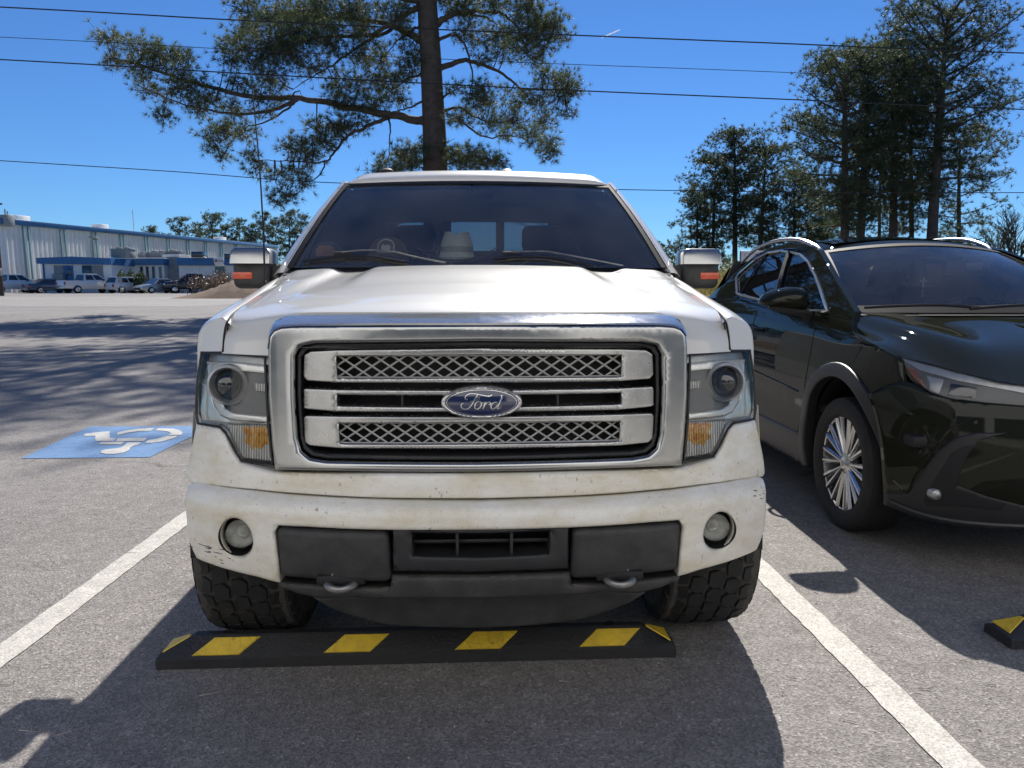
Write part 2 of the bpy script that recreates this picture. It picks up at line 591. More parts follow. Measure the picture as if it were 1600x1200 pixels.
# ------------------------------------------------------------------ painted markings
def worn_paint(name, col, wear=0.5, under=(0.16, 0.152, 0.145)):
    m, nt, b, out = newmat(name)
    co = objco(nt)
    f = ramp(nt, noise(nt, co, 70, 5, 0.75), [(0.60 - 0.12 * wear, 0.0), (0.70, 0.85)])
    g = ramp(nt, noise(nt, co, 4, 4, 0.6), [(0.35, 0.15), (0.65, 1.0)])
    mu = N(nt, 'ShaderNodeMath', operation='MULTIPLY'); nt.links.new(f, mu.inputs[0]); nt.links.new(g, mu.inputs[1])
    sh = ramp(nt, noise(nt, co, 12, 4), [(0.3, 0.82), (0.7, 1.05)])
    c = mixc(nt, 1.0, col, sh, 'MULTIPLY')
    gr = ramp(nt, noise(nt, co, 150, 3, .7), [(0.36, 0.45), (0.56, 1.08)])
    c = mixc(nt, 0.8, c, gr, 'MULTIPLY')
    c = mixc(nt, mu.outputs[0], c, under)
    nt.links.new(c, b.inputs['Base Color'])
    b.inputs['Roughness'].default_value = 0.75
    bp = N(nt, 'ShaderNodeBump'); bp.inputs['Strength'].default_value = 0.6; bp.inputs['Distance'].default_value = 0.003
    nt.links.new(noise(nt, co, 190, 3), bp.inputs['Height']); nt.links.new(bp.outputs[0], b.inputs['Normal'])
    return m

M['line'] = worn_paint('worn_white_line', (0.54, 0.52, 0.475), 1.1)
M['blue_mark'] = worn_paint('worn_blue_marking', (0.10, 0.235, 0.46), 1.0)
M['white_mark'] = worn_paint('white_symbol', (0.55, 0.545, 0.52), 0.7)

def parking_line(p0, p1, before, after, w, label):
    a, b = ground_at(*p0), ground_at(*p1)
    d = (b - a).normalized(); n = Vector((d.y, -d.x, 0))
    A, L = a - d * before, (b - a).length + before + after
    rnd = random.Random(int(p0[0]))
    k = int(L / 0.05)
    rows = []
    for i in range(k + 1):
        c = A + d * (L * i / k)
        rows.append([(*(c + n * (w / 2 * s + rnd.uniform(-.0035, .0035) * abs(s)))[:2], 0.004 + zg(c.y)) for s in (-1, -0.3, 0.3, 1)])
    MB().grid(rows).build('parking_line', M['line'], None, label, 'parking line', 'white lines between the parking bays', recalc=False)

parking_line((0, 1026), (292, 809), 2.5, 3.2, 0.122, 'worn white line to the left of the white pickup')
parking_line((1188, 889), (1502, 1197), 4.0, 1.5, 0.12, 'worn white line between the white pickup and the dark green SUV')

def ground_poly(px, dz, name, mat, parent=None, sc=None, **kw):
    if sc: px = [(sc[0] + x * sc[2], sc[1] + y * sc[2]) for x, y in px]
    pts = [ground_at(*p) for p in px]
    bm = bmesh.new()
    bm.faces.new([bm.verts.new((p.x, p.y, zg(p.y) + dz)) for p in pts])
    bmesh.ops.triangulate(bm, faces=bm.faces)
    me = bpy.data.meshes.new(name); bm.to_mesh(me); bm.free()
    for p in me.polygons:
        if p.normal.z < 0: p.flip()
    me.materials.append(mat)
    return put(bpy.data.objects.new(name, me), parent, **kw)

mark = empty('accessible_parking_marking', (0, 0, 0), 0, 'blue painted panel with white wheelchair symbol on the asphalt left of the pickup', 'pavement marking')
ground_poly([(33, 717), (140, 667), (334, 666), (234, 715)], 0.004, 'blue_panel', M['blue_mark'], mark)
c6 = (20, 650, 0.18125)
for pl in ([(615, 168), (625, 160), (720, 147), (835, 138), (835, 196), (890, 200), (868, 222), (712, 222), (712, 176), (618, 179)],
           [(905, 200), (1160, 195), (1130, 222), (888, 224)], [(770, 230), (965, 228), (930, 252), (735, 252)],
           [(990, 235), (1110, 232), (1090, 250), (1040, 265), (1012, 280), (1005, 300), (960, 322), (880, 334), (800, 334), (760, 325), (762, 308), (800, 295), (880, 288), (930, 280), (960, 262)],
           [(900, 172), (903, 150), (960, 135), (1080, 115), (1225, 110), (1190, 133), (1080, 138), (980, 152), (930, 165)],
           [(1255, 112), (1380, 115), (1440, 130), (1465, 150), (1450, 171), (1340, 171), (1365, 155), (1340, 140), (1280, 132), (1228, 132)],
           [(1330, 178), (1430, 178), (1380, 200), (1290, 225), (1200, 238), (1140, 240), (1165, 215), (1240, 205)]):
    ground_poly(pl, 0.008, 'wheelchair_symbol', M['white_mark'], mark, c6)

# ------------------------------------------------------------------ rubber wheel stops
def cracked_yellow():
    m, nt, b, out = newmat('cracked_yellow')
    co = objco(nt)
    v = N(nt, 'ShaderNodeTexVoronoi', feature='DISTANCE_TO_EDGE', Scale=26.0)
    mp = N(nt, 'ShaderNodeMapping'); nt.links.new(co, mp.inputs[0]); mp.inputs['Scale'].default_value = (1, 1.3, 1)
    wv = mixc(nt, 0.03, mp.outputs[0], (0, 0, 0))
    nz = N(nt, 'ShaderNodeTexNoise', Scale=14.0, Detail=3.0); nt.links.new(co, nz.inputs['Vector'])
    ad = N(nt, 'ShaderNodeVectorMath', operation='MULTIPLY_ADD'); nt.links.new(nz.outputs['Color'], ad.inputs[0]); ad.inputs[1].default_value = (.05, .05, .05); nt.links.new(mp.outputs[0], ad.inputs[2])
    nt.links.new(ad.outputs[0], v.inputs['Vector'])
    cr_ = ramp(nt, v.outputs['Distance'], [(0.0, 1.0), (0.035, 0.0)])
    gate = ramp(nt, noise(nt, co, 6, 3), [(0.4, 0.1), (0.6, 0.7)])
    mu = N(nt, 'ShaderNodeMath', operation='MULTIPLY'); nt.links.new(cr_, mu.inputs[0]); nt.links.new(gate, mu.inputs[1])
    c = mixc(nt, ramp(nt, noise(nt, co, 18, 5), [(0.35, 0.0), (0.7, 1.0)]), (0.72, 0.50, 0.03), (0.56, 0.38, 0.03))
    c = mixc(nt, mu.outputs[0], c, (0.2, 0.13, 0.01))
    nt.links.new(c, b.inputs['Base Color']); b.inputs['Roughness'].default_value = 0.45
    return m
M['yellow'] = cracked_yellow()

STOP_L, STOP_W, STOP_H = 1.86, 0.155, 0.10
def make_stop(name, loc, rz, label, patches=True):
    e = empty(name, loc, rz, label, 'wheel stop', 'rubber wheel stops at the head of the bays')
    L = STOP_L / 2
    sec = [(0, 0), (0.0, 0.034), (0.008, 0.04), (0.058, 0.092), (0.066, 0.097), (0.098, 0.097), (0.106, 0.09), (0.148, 0.036), (0.155, 0.03), (0.155, 0)]
    rows = []
    for x, k in ((-L, 0), (-L, 0.42), (-L + 0.004, 0.45), (-L + 0.115, 0.985), (-L + 0.125, 1)):
        rows.append([(x + 0.0, y, z * k if k < 0.46 and False else min(z, STOP_H * k)) for y, z in sec])
    rows += [[(-x, y, z) for x, y, z in r] for r in reversed(rows)]
    MB().grid(rows).build('block', M['stop'], e, angle=25)
    def quad(pts, up, nm='reflector'):
        # thin raised pad with its own thickness, corners in stop space
        u = Vector(up).normalized() * 0.004
        P = [Vector(p) for p in pts]
        cen = sum(P, Vector()) / len(P)
        inner = [p + (cen - p) * 0.05 + u for p in P]
        n = len(P)
        mb = MB(); mb.add(P + inner, [(i, (i + 1) % n, n + (i + 1) % n, n + i) for i in range(n)] + [tuple(n + i for i in range(n))])
        mb.build(nm, M['yellow'], e, angle=20)
    if patches:
        for x in (-0.727, -0.263, 0.205, 0.658):
            s = 0.0
            quad([(x - 0.083, 0.0115, 0.0437), (x + 0.083, 0.0115, 0.0437), (x + 0.150, 0.056, 0.0900), (x - 0.013, 0.056, 0.0900)], (0, -1, 1))
    for x in (-.70, .70):
        MB().lathe([(.001, .0006), (.016, .0006), (.019, .003), (.022, .0)], 16, (x, .084, .097), 'z').build('bolt_hole', M['void'], e)
    # triangular reflectors on the sloping ends
    for s in (-1, 1):
        def pe(t, y): return (s * (-L + 0.008 + t * 0.1), y, 0.0465 + t * 0.047)
        quad([pe(0.05, 0.03), pe(0.05, 0.135), pe(0.9, 0.088), pe(0.9, 0.072)], (-s * 0.5, 0, 1))
    return e
_a, _b = ground_at(245, 1047), ground_at(1055, 1027)
STOP_RZ = math.atan2(_b.y - _a.y, _b.x - _a.x)
LOT_RZ = STOP_RZ
make_stop('wheel_stop', ((_a.x + _b.x) / 2, (_a.y + _b.y) / 2, 0), STOP_RZ, 'black rubber wheel stop with yellow panels under the nose of the white pickup')
_a = ground_at(1580, 1015)
_d = Vector((math.cos(STOP_RZ), math.sin(STOP_RZ), 0))
_c = Vector((_a.x, _a.y, 0)) + _d * STOP_L / 2
make_stop('wheel_stop', (_c.x, _c.y, 0), STOP_RZ, 'black and yellow wheel stop at the right edge, in front of the dark green SUV')

# ------------------------------------------------------------------ grit, pine straw and crumbs lying about the bays
rl = np.random.RandomState(5)
mbl = MB()
for k in range(900):
    Y_ = 1.6 + 9 * rl.rand() ** 1.6
    x_ = rl.uniform(-.75, .75) * Y_
    if k % 3:
        s_ = rl.uniform(.002, .0055); a_ = rl.uniform(0, 6.3)
        vs = [(x_ + s_ * math.cos(a_ + t) * rl.uniform(.7, 1.3), Y_ + s_ * math.sin(a_ + t) * rl.uniform(.7, 1.3), zg(Y_) + .0005) for t in (0, 1.6, 3.1, 4.7)] + [(x_, Y_, zg(Y_) + .0005 + s_ * .9)]
        mbl.add(vs, [(0, 1, 4), (1, 2, 4), (2, 3, 4), (3, 0, 4)])
    else:
        L_ = rl.uniform(.03, .09); a_ = rl.uniform(0, 6.3); w_ = .0012
        c_, s_ = math.cos(a_) * L_, math.sin(a_) * L_
        mbl.add([(x_, Y_, zg(Y_) + .003), (x_ - s_ / L_ * w_, Y_ + c_ / L_ * w_, zg(Y_) + .006), (x_ + c_, Y_ + s_, zg(Y_) + .004)], [(0, 1, 2)])
mbl.build('ground_litter', pbr('litter', (.42, .38, .32), .9, var=.6, vscale=8), None, 'grit and brown pine straw scattered over the asphalt', 'litter', None, 'stuff', smooth=False)

# ------------------------------------------------------------------ contrail
a_, b_ = at(938, 60, 3000), at(970, 46, 3000)
mbc = MB(); mbc.tube([a_, a_.lerp(b_, .35), a_.lerp(b_, .8), b_], [0.5, 2.4, 2.8, 0.5], 6)
m_, nt_, b_s, out_ = newmat('vapour')
nt_.nodes.remove(b_s)
pv = N(nt_, 'ShaderNodeVolumePrincipled', Density=0.35, Anisotropy=0.3); pv.inputs['Color'].default_value = (1, 1, 1, 1)
nt_.links.new(pv.outputs[0], out_.inputs['Volume'])
mbc.build('contrail', m_, None, 'short faint white vapour trail high in the sky above the pickup', 'contrail')
# ================================================================== TREES
rng = np.random.RandomState(7)

def foliage(name, c1, c2, transl=0.35):
    m, nt, b, out = newmat(name)
    co = objco(nt)
    f = ramp(nt, noise(nt, co, 0.9, 4, 0.6), [(0.32, 0.0), (0.68, 1.0)])
    g = N(nt, 'ShaderNodeNewGeometry')
    r = ramp(nt, g.outputs['Random Per Island'], [(0.0, 0.65), (1.0, 1.3)])
    c = mixc(nt, 1.0, mixc(nt, f, c1, c2), r, 'MULTIPLY')
    nt.links.new(c, b.inputs['Base Color'])
    b.inputs['Roughness'].default_value = 0.5
    t = N(nt, 'ShaderNodeBsdfTranslucent'); nt.links.new(c, t.inputs[0])
    mx = N(nt, 'ShaderNodeMixShader'); mx.inputs[0].default_value = transl
    nt.links.new(b.outputs[0], mx.inputs[1]); nt.links.new(t.outputs[0], mx.inputs[2]); nt.links.new(mx.outputs[0], out.inputs[0])
    return m

M['pine'] = foliage('pine_needles', (0.066, 0.098, 0.045), (0.130, 0.148, 0.066), 0.48)
M['pine_far'] = foliage('far_pine_needles', (0.056, 0.084, 0.046), (0.098, 0.115, 0.056), 0.45)
M['shrub'] = foliage('shrub_leaves', (0.05, 0.085, 0.03), (0.07, 0.10, 0.035), 0.25)
M['drybrush'] = foliage('dry_brush', (0.17, 0.11, 0.065), (0.24, 0.16, 0.09), 0.2)
M['reed'] = foliage('tall_grass', (0.20, 0.19, 0.055), (0.30, 0.24, 0.09), 0.35)
M['bark'] = pbr('pine_bark', (0.055, 0.042, 0.034), 0.9, col2=(0.11, 0.082, 0.066), vscale=5, bump=0.9, bscale=14)
M['twigs'] = pbr('grey_twigs', (0.11, 0.095, 0.08), 0.9, var=0.3)

def tri_object(name, V, mat, parent, quads=False, **kw):
    V = np.asarray(V, np.float32).reshape(-1, 3)
    k = 4 if quads else 3
    n = len(V) // k
    me = bpy.data.meshes.new(name)
    me.vertices.add(n * k); me.vertices.foreach_set('co', V.ravel())
    me.loops.add(n * k); me.loops.foreach_set('vertex_index', np.arange(n * k, dtype=np.int32))
    me.polygons.add(n); me.polygons.foreach_set('loop_start', np.arange(0, n * k, k, dtype=np.int32))
    me.polygons.foreach_set('loop_total', np.full(n, k, np.int32))
    me.update(calc_edges=True)
    me.materials.append(mat)
    return put(bpy.data.objects.new(name, me), parent, **kw)

def needles(C, length, width, K, up=0.5, dirs=None, jitter=0.25):
    """one triangle per needle bundle: K of them bursting from every tuft centre in C"""
    n = len(C)
    D = rng.randn(n, K, 3)
    D /= np.linalg.norm(D, axis=2, keepdims=True)
    if dirs is not None: D += dirs[:, None, :] * 0.9
    D[:, :, 2] += up
    D /= np.linalg.norm(D, axis=2, keepdims=True)
    L = length * (1 - jitter + 2 * jitter * rng.rand(n, K, 1))
    S = np.cross(D, rng.randn(n, K, 3))
    S /= np.maximum(np.linalg.norm(S, axis=2, keepdims=True), 1e-6)
    B = C[:, None, :]
    T = np.stack([B + S * width * 0.5, B - S * width * 0.5, B + D * L], 2)
    return T.reshape(-1, 3)

def leaves(C, size):
    n = len(C)
    a = rng.randn(n, 3); a /= np.linalg.norm(a, axis=1, keepdims=True)
    b = np.cross(a, rng.randn(n, 3)); b /= np.maximum(np.linalg.norm(b, axis=1, keepdims=True), 1e-6)
    s = size * (0.6 + 0.8 * rng.rand(n, 1))
    return np.stack([C - a * s, C + b * s * 0.55, C + a * s, C - b * s * 0.55], 1).reshape(-1, 3)

def curve3(pts, n=6):
    return [Vector(p) for p in cr(np.array([tuple(p) for p in pts]), n)]

# ---- the large pine behind the pickup: limbs and clumps after the photograph, each at its own depth
def c5(p): return (150 + p[0] * 0.48125, p[1] * 0.48125)
PY = 32.0
pine = empty('pine_tree', (at(682, 300, PY).x, PY, zg(PY)), 0, 'large long-limbed pine rising directly behind the white pickup', 'pine tree')
po = pine.location.copy()
tr = MB()
trunk_px = [(1102, 560, .50), (1098, 420, .47), (1092, 300, .44), (1086, 180, .42), (1078, 60, .40), (1072, -60, .37), (1068, -260, .30), (1060, -460, .20), (1052, -640, .06)]
tp = [at(*c5(p[:2]), PY) for p in trunk_px]
tp = [Vector((tp[0].x + .05, PY, zg(PY) - .3))] + tp
tw = [.60] + [p[2] for p in trunk_px]
tr.tube([p - po for p in curve3(tp, 5)], list(np.interp(np.linspace(0, len(tw) - 1, len(tw) * 5 - 4), range(len(tw)), tw)), 12)
LIMBS = [  # crop-5 pixels, end depth offset, start radius
    ([(1080, 395), (1030, 390), (940, 370), (800, 345), (660, 320), (500, 315), (400, 290), (300, 265), (150, 215), (60, 190)], -2.5, .20),
    ([(655, 322), (580, 355), (480, 372), (350, 355), (250, 325), (120, 270)], -1.0, .09),
    ([(650, 325), (620, 355), (540, 400), (470, 420), (390, 470)], 1.4, .06),
    ([(945, 383), (880, 410), (820, 440), (775, 490), (740, 525), (640, 522), (540, 520)], -3.0, .09),
    ([(742, 522), (730, 560), (700, 590), (650, 630), (590, 650)], -3.2, .035),
    ([(1060, 135), (1000, 100), (930, 75), (870, 65), (770, 60), (640, 50), (500, 40)], 2.0, .16),
    ([(960, 95), (870, 140), (800, 190), (720, 240), (640, 290)], -2.0, .08),
    ([(1060, 80), (1030, 95), (985, 125), (955, 160), (900, 240)], 1.6, .07),
    ([(1050, 20), (980, 60), (900, 110), (760, 120), (640, 130), (560, 150)], -1.5, .13),
    ([(1105, 80), (1140, 55), (1180, 42), (1250, 35), (1320, 45), (1360, 80), (1380, 110)], -1.5, .15),
    ([(1180, 45), (1260, 55), (1300, 80), (1310, 100)], 1.0, .06),
    ([(1112, 130), (1160, 112), (1200, 150), (1220, 250), (1208, 330), (1180, 390)], -2.0, .075),
    ([(1112, 225), (1180, 200), (1240, 205), (1320, 240), (1380, 290), (1405, 320)], 0.8, .13),
    ([(1125, 320), (1170, 290), (1230, 270)], -1.0, .05),
    ([(1130, 360), (1180, 350), (1250, 388), (1330, 400), (1440, 395)], 2.0, .07),
    ([(1180, 390), (1230, 425), (1270, 445), (1370, 440), (1420, 480), (1470, 520)], -2.0, .05),
    ([(1380, 290), (1450, 290), (1520, 300)], 0.5, .05),
    ([(1075, 318), (1030, 345), (980, 360), (900, 370)], -1.8, .06),
    ([(1075, 235), (1020, 250), (980, 280), (930, 310)], 1.5, .07),
    ([(952, 385), (955, 430), (950, 500), (955, 556)], -1.6, .045),
    ([(1100, 545), (1060, 545), (1020, 520), (985, 500)], -1.0, .05),
    ([(1110, 545), (1150, 530), (1200, 510), (1290, 520)], -1.2, .05),
    ([(1108, 470), (1140, 462), (1165, 448)], -0.6, .035), ([(1108, 478), (1140, 474), (1172, 480)], -.4, .03),
    ([(1090, 420), (1060, 440), (1035, 455)], -.6, .03), ([(1100, 500), (1060, 482), (1040, 480)], -.5, .025),
    ([(655, 322), (640, 305), (660, 295), (668, 318)], -.3, .05),
    ([(400, 290), (380, 330), (330, 360)], .8, .04), ([(300, 265), (240, 300), (200, 360)], -.6, .035),
]
limb_pts = []
for pts, dy, r in LIMBS:
    m = len(pts)
    y0 = 0.0
    if limb_pts:
        P0 = np.array([(a, b) for a, b, _ in limb_pts]); dd = np.hypot(*(P0 - np.array(pts[0])).T)
        if dd.min() < 22 and not (1050 < pts[0][0] < 1135): y0 = limb_pts[int(dd.argmin())][2]
    P = [at(*c5(p), PY + y0 + dy * (i / (m - 1)) ** 1.2) for i, p in enumerate(pts)]
    Q = cr(np.array([tuple(p) for p in P]), 5)
    if r > .03:
        Q[1:-1] += rng.randn(len(Q) - 2, 3) * 0.02
    rs = list(r * (1 - 0.86 * np.linspace(0, 1, len(Q)) ** 0.8))
    tr.tube([Vector(q) - po for q in Q], rs, 7)
    pp = cr(np.array(pts, float), 5)
    for i, q in enumerate(Q): limb_pts.append((pp[i][0], pp[i][1], q[1] - PY))
LP = np.array(limb_pts)
CL = "60 120 40,50 195 35,120 150 45,130 235 50,180 170 40,190 290 40,240 200 50,260 300 50,215 375 35,310 190 35,320 290 45,330 360 40,380 320 40,270 250 40,370 470 45,430 440 45,480 400 45,420 500 30,400 410 30,470 270 40,540 250 50,560 330 55,450 350 40,520 200 50,440 140 50,500 110 60,560 150 70,600 80 80,680 110 80,540 50 50,640 30 60,480 20 50,720 40 70,790 60 70,760 130 60,640 190 60,700 200 50,860 40 60,930 30 50,880 110 50,980 40 50,1000 110 40,430 200 40,860 190 50,930 180 50,1000 180 40,1030 210 40,800 270 45,860 270 50,920 270 55,990 260 45,820 330 40,900 330 55,980 320 45,780 310 40,720 410 40,780 400 40,740 460 50,680 480 35,650 500 40,700 520 40,820 410 40,860 395 35,500 510 30,520 550 30,590 570 35,640 560 35,670 600 30,610 630 35,570 645 25,1150 20 50,1220 20 50,1300 30 50,1380 30 60,1440 60 60,1490 80 40,1460 130 50,1390 120 60,1320 110 50,1250 120 50,1180 90 40,1400 180 50,1330 180 45,1250 190 30,1450 260 45,1520 250 45,1550 300 40,1500 320 55,1430 320 50,1360 330 50,1290 340 50,1220 320 40,1150 290 30,1540 370 30,1450 390 50,1370 390 50,1290 390 45,1200 380 40,1340 440 30,1430 440 40,1480 470 35,1470 510 30,1160 380 30,1250 270 30,980 490 40,1030 520 45,1000 535 40,1060 510 35,960 545 35,1150 500 35,1200 530 40,1250 515 40,930 530 35,1050 480 30,900 550 25,1170 520 40,1220 500 40,1280 530 45,1310 520 30"
PXM = 0.48125 * PY / FPX
TC, TD = [], []
def clump(cx, cy, r, n, depth_j=1.0):
    d2 = (LP[:, 0] - cx) ** 2 + (LP[:, 1] - cy) ** 2
    k = int(d2.argmin())
    Yc = PY + LP[k, 2] + rng.uniform(-1, 1) * depth_j
    C = np.array(at(*c5((cx, cy)), Yc))
    A = np.array(at(*c5((LP[k, 0], LP[k, 1])), PY + LP[k, 2]))
    mid = (A + C) / 2 + np.array([0, 0, -.12 * np.linalg.norm(C - A)])
    tr.tube([Vector(p) - po for p in cr(np.array([A, mid, C]), 3)], list(np.linspace(.03, .012, 7)), 5)
    rr = r * PXM * 1.22
    for _ in range(n):
        o = rng.randn(3) * np.array([.52, .6, .40]) * rr
        T = C + o
        TC.append(T); TD.append(o / max(np.linalg.norm(o), .05))
        if rng.rand() < .6:
            q = C + o * rng.uniform(0, .35)
            tr.tube([Vector(q) - po, Vector((q + T) / 2 + np.array([0, 0, -.03])) - po, Vector(T) - po], [.011, .008, .005], 3, cap=False)
for c in CL.split(','):
    x, y, r = map(float, c.split())
    sub = 3
    for _ in range(sub):
        clump(x + rng.randn() * r * .35, y + rng.randn() * r * .3, r * .72, max(5, int(r * r / 66)), 0.9)
V1 = needles(np.array(TC), .24, .0125, 24, .35, np.array(TD))
# the part of the crown above the frame, which casts the shade on the left of the car park
TU = []
for z in np.arange(12.5, 25.5, .55):
    for _ in range(2):
        a = rng.uniform(0, 2 * math.pi)
        f = (z - 12) / 14
        Lm = (7.4 * (1 - f ** 1.6) + .6) * rng.uniform(.7, 1.05)
        k = np.interp(z, [p.z for p in tp], range(len(tp)))
        xb = np.interp(z, [p.z for p in tp], [p.x for p in tp])
        S = np.array([xb, PY, z]); E = S + np.array([math.cos(a) * Lm, math.sin(a) * Lm, Lm * rng.uniform(-.05, .4)])
        mid = (S + E) / 2 + np.array([0, 0, rng.uniform(0, .5)])
        if E[1] < PY - 5.5 and E[2] < 12.5: continue
        q = cr(np.array([S, mid, E]), 5)
        tr.tube([Vector(p) - po for p in q], list(np.linspace(.11, .02, len(q))), 5)
        for t in np.linspace(.35, 1, max(3, int(Lm * 1.7))):
            p = q[min(len(q) - 1, int(t * (len(q) - 1)))] + rng.randn(3) * np.array([.5, .5, .25])
            for _ in range(16):
                TU.append(p + rng.randn(3) * np.array([.42, .42, .25]))
V2 = needles(np.array(TU), .26, .03, 14, .4)
tr.build('trunk', M['bark'], pine, angle=60, recalc=False)
tri_object('crown', np.vstack([V1, V2]) - np.array(po), M['pine'], pine)

# ---- generic pines: bare trunk, upswept limbs, clumped needle sprays
def make_pine(base, H, cb, R, seed, label, group, lean=(0, 0), nl=30, tn=.28, tw_=.028, K=20, dens=13, rt=.3, flat=.55, top=.75):
    global rng
    keep = rng; rng = np.random.RandomState(seed)
    e = empty('pine_tree', base, 0, label, 'pine tree', group)
    t = MB()
    pts = [(lean[0] * u + math.sin(u * 3 + seed) * .12 * u, lean[1] * u, H * u) for u in np.linspace(0, .97, 9)]
    pts[0] = (0, 0, -.3)
    t.tube(pts, list(np.interp(np.linspace(0, 1, 9), [0, .1, .7, 1], [rt * 1.25, rt, rt * .62, .04])), 9)
    C = []
    for i in range(nl):
        u = (i + rng.uniform(-.3, .3)) / nl
        h = cb + (1 - cb) * max(0.0, u)
        h = min(h, .965)
        prof = math.sin(math.pi * (.10 + .80 * max(0.0, u) ** .9)) ** .7 * (1 if u > .25 else rng.uniform(.35, 1))
        L = R * max(.18, prof) * rng.uniform(.7, 1.12)
        az = i * 2.399 + rng.uniform(-.5, .5)
        rise = np.interp(u, [0, .5, 1], [.0, .4, 1.5]) + rng.uniform(-.15, .15)
        S = np.array([np.interp(h, np.linspace(0, .97, 9), [p[0] for p in pts]), lean[1] * h, h * H])
        d = np.array([math.cos(az), math.sin(az), 0])
        Md = S + d * L * .5 + np.array([0, 0, rise * L * .30])
        E = S + d * L + np.array([0, 0, rise * L * .75])
        if E[2] > H: E[2] = H - rng.uniform(0, .4)
        q = cr(np.array([S, Md, E]), 4)
        t.tube(list(map(tuple, q)), list(np.linspace(rt * .26, .025, len(q))), 5, cap=False)
        for tt in np.linspace(.38, 1.0, max(2, int(L * 1.25))):
            p = q[min(len(q) - 1, int(round(tt * (len(q) - 1))))]
            for s in range(2):
                o = rng.randn(3) * np.array([.5, .5, .22]) * (.35 + .14 * L)
                c = p + o
                t.tube([tuple(p), tuple((p + c) / 2), tuple(c)], [.03, .022, .012], 3, cap=False)
                rr = rng.uniform(.28, .70)
                k = int(dens * rng.uniform(.6, 1.3))
                C.append(c + rng.randn(k, 3) * np.array([rr, rr, rr * flat]))
    t.build('trunk', M['bark'], e, angle=60, recalc=False)
    tri_object('crown', needles(np.vstack(C), tn, tw_, K, .45), M['pine_far'], e)
    rng = keep
    return e

def pine_px(px, top, Y, cb, Rpx, seed, label, group, basepx=None, **kw):
    b = at(basepx if basepx else px, 450, Y)
    T = at(px, top, Y)
    z0 = zg(Y)
    return make_pine((b.x, Y, z0), T.z - z0, cb, Rpx * Y / FPX, seed, label, group, lean=((T.x - b.x), 0), **kw)

G2 = 'tall pines behind the dark green SUV'
pine_px(1478, 8, 50, .36, 112, 11, 'tallest pine of the right-hand stand, broad crown to its right', G2, 1452, nl=54, rt=.36)
pine_px(1396, 70, 53, .34, 78, 12, 'pine in the middle of the right-hand stand, just left of the tallest one', G2, 1396, nl=42, rt=.30)
pine_px(1358, 82, 52, .33, 80, 13, 'pine second from the left in the right-hand stand', G2, 1340, nl=42, rt=.30)
pine_px(1322, 92, 50, .30, 96, 14, 'leftmost tall pine of the right-hand stand, limbs reaching left', G2, 1319, nl=44, rt=.30)
pine_px(1425, 110, 58, .30, 60, 15, 'thinner pine half hidden behind the middle of the right-hand stand', G2, 1425, nl=28, rt=.2)
pine_px(1500, 205, 56, .16, 70, 16, 'shorter pine low on the right side of the right-hand stand', G2, 1500, nl=24, rt=.18)
pine_px(1375, 215, 60, .12, 62, 17, 'low pine filling the gap between the trunks of the right-hand stand', G2, 1375, nl=24, rt=.16)
G1 = 'smaller pines between the pickup and the SUV'
pine_px(1150, 207, 75, .33, 52, 21, 'tallest of the smaller pines, straight above the right mirror of the pickup', G1, 1148, nl=34, rt=.28, tn=.32, tw_=.045, K=17, dens=14, flat=.5)
pine_px(1198, 230, 76, .32, 46, 22, 'rounded pine right of the tallest small pine', G1, 1185, nl=30, rt=.26, tn=.32, tw_=.045, K=17, dens=14, flat=.5)
pine_px(1118, 246, 77, .28, 42, 23, 'slim pine left of the tallest small pine', G1, 1113, nl=26, rt=.2, tn=.32, tw_=.045, K=17, dens=14, flat=.5)
pine_px(1088, 296, 78, .3, 30, 24, 'short thin pine at the left end of the small group', G1, 1090, nl=18, rt=.14, tn=.32, tw_=.045, K=17, dens=14, flat=.5)
pine_px(1240, 276, 70, .10, 60, 25, 'bushy low pine between the two right-hand stands', G1, 1240, nl=34, rt=.2, tn=.32, tw_=.045, K=17, dens=14, flat=.5)
pine_px(1290, 300, 72, .08, 46, 26, 'bushy low pine at the foot of the tall stand', G1, 1290, nl=26, rt=.16, tn=.32, tw_=.045, K=17, dens=14, flat=.5)
G3 = 'pines behind the warehouse'
for i, (px, top, rp, lb) in enumerate([
        (238, 356, 12, 'small pine top showing over the roof left of the others'), (281, 342, 20, 'open spreading pine alone above the warehouse roof'),
        (312, 350, 18, 'dark rounded pine left of the tallest one over the warehouse'), (331, 334, 20, 'tallest pine over the middle of the warehouse roof'),
        (352, 353, 17, 'lower pine right of the tallest one over the warehouse'), (374, 344, 20, 'dark broad pine over the far end of the warehouse'),
        (392, 352, 17, 'pine just left of the whip antenna over the far end of the warehouse'), (413, 333, 17, 'thin-crowned pine behind the whip antenna'),
        (431, 346, 19, 'pine right of the antenna above the pickup mirror'), (452, 329, 18, 'pine next to the left windscreen pillar'), (470, 336, 18, 'pine half hidden by the left windscreen pillar')]):
    pine_px(px, top, 214 + (i % 3) * 6, .35, rp, 40 + i, lb, G3, nl=22, rt=.3, tn=.75, tw_=.14, K=8, dens=6, flat=.5)

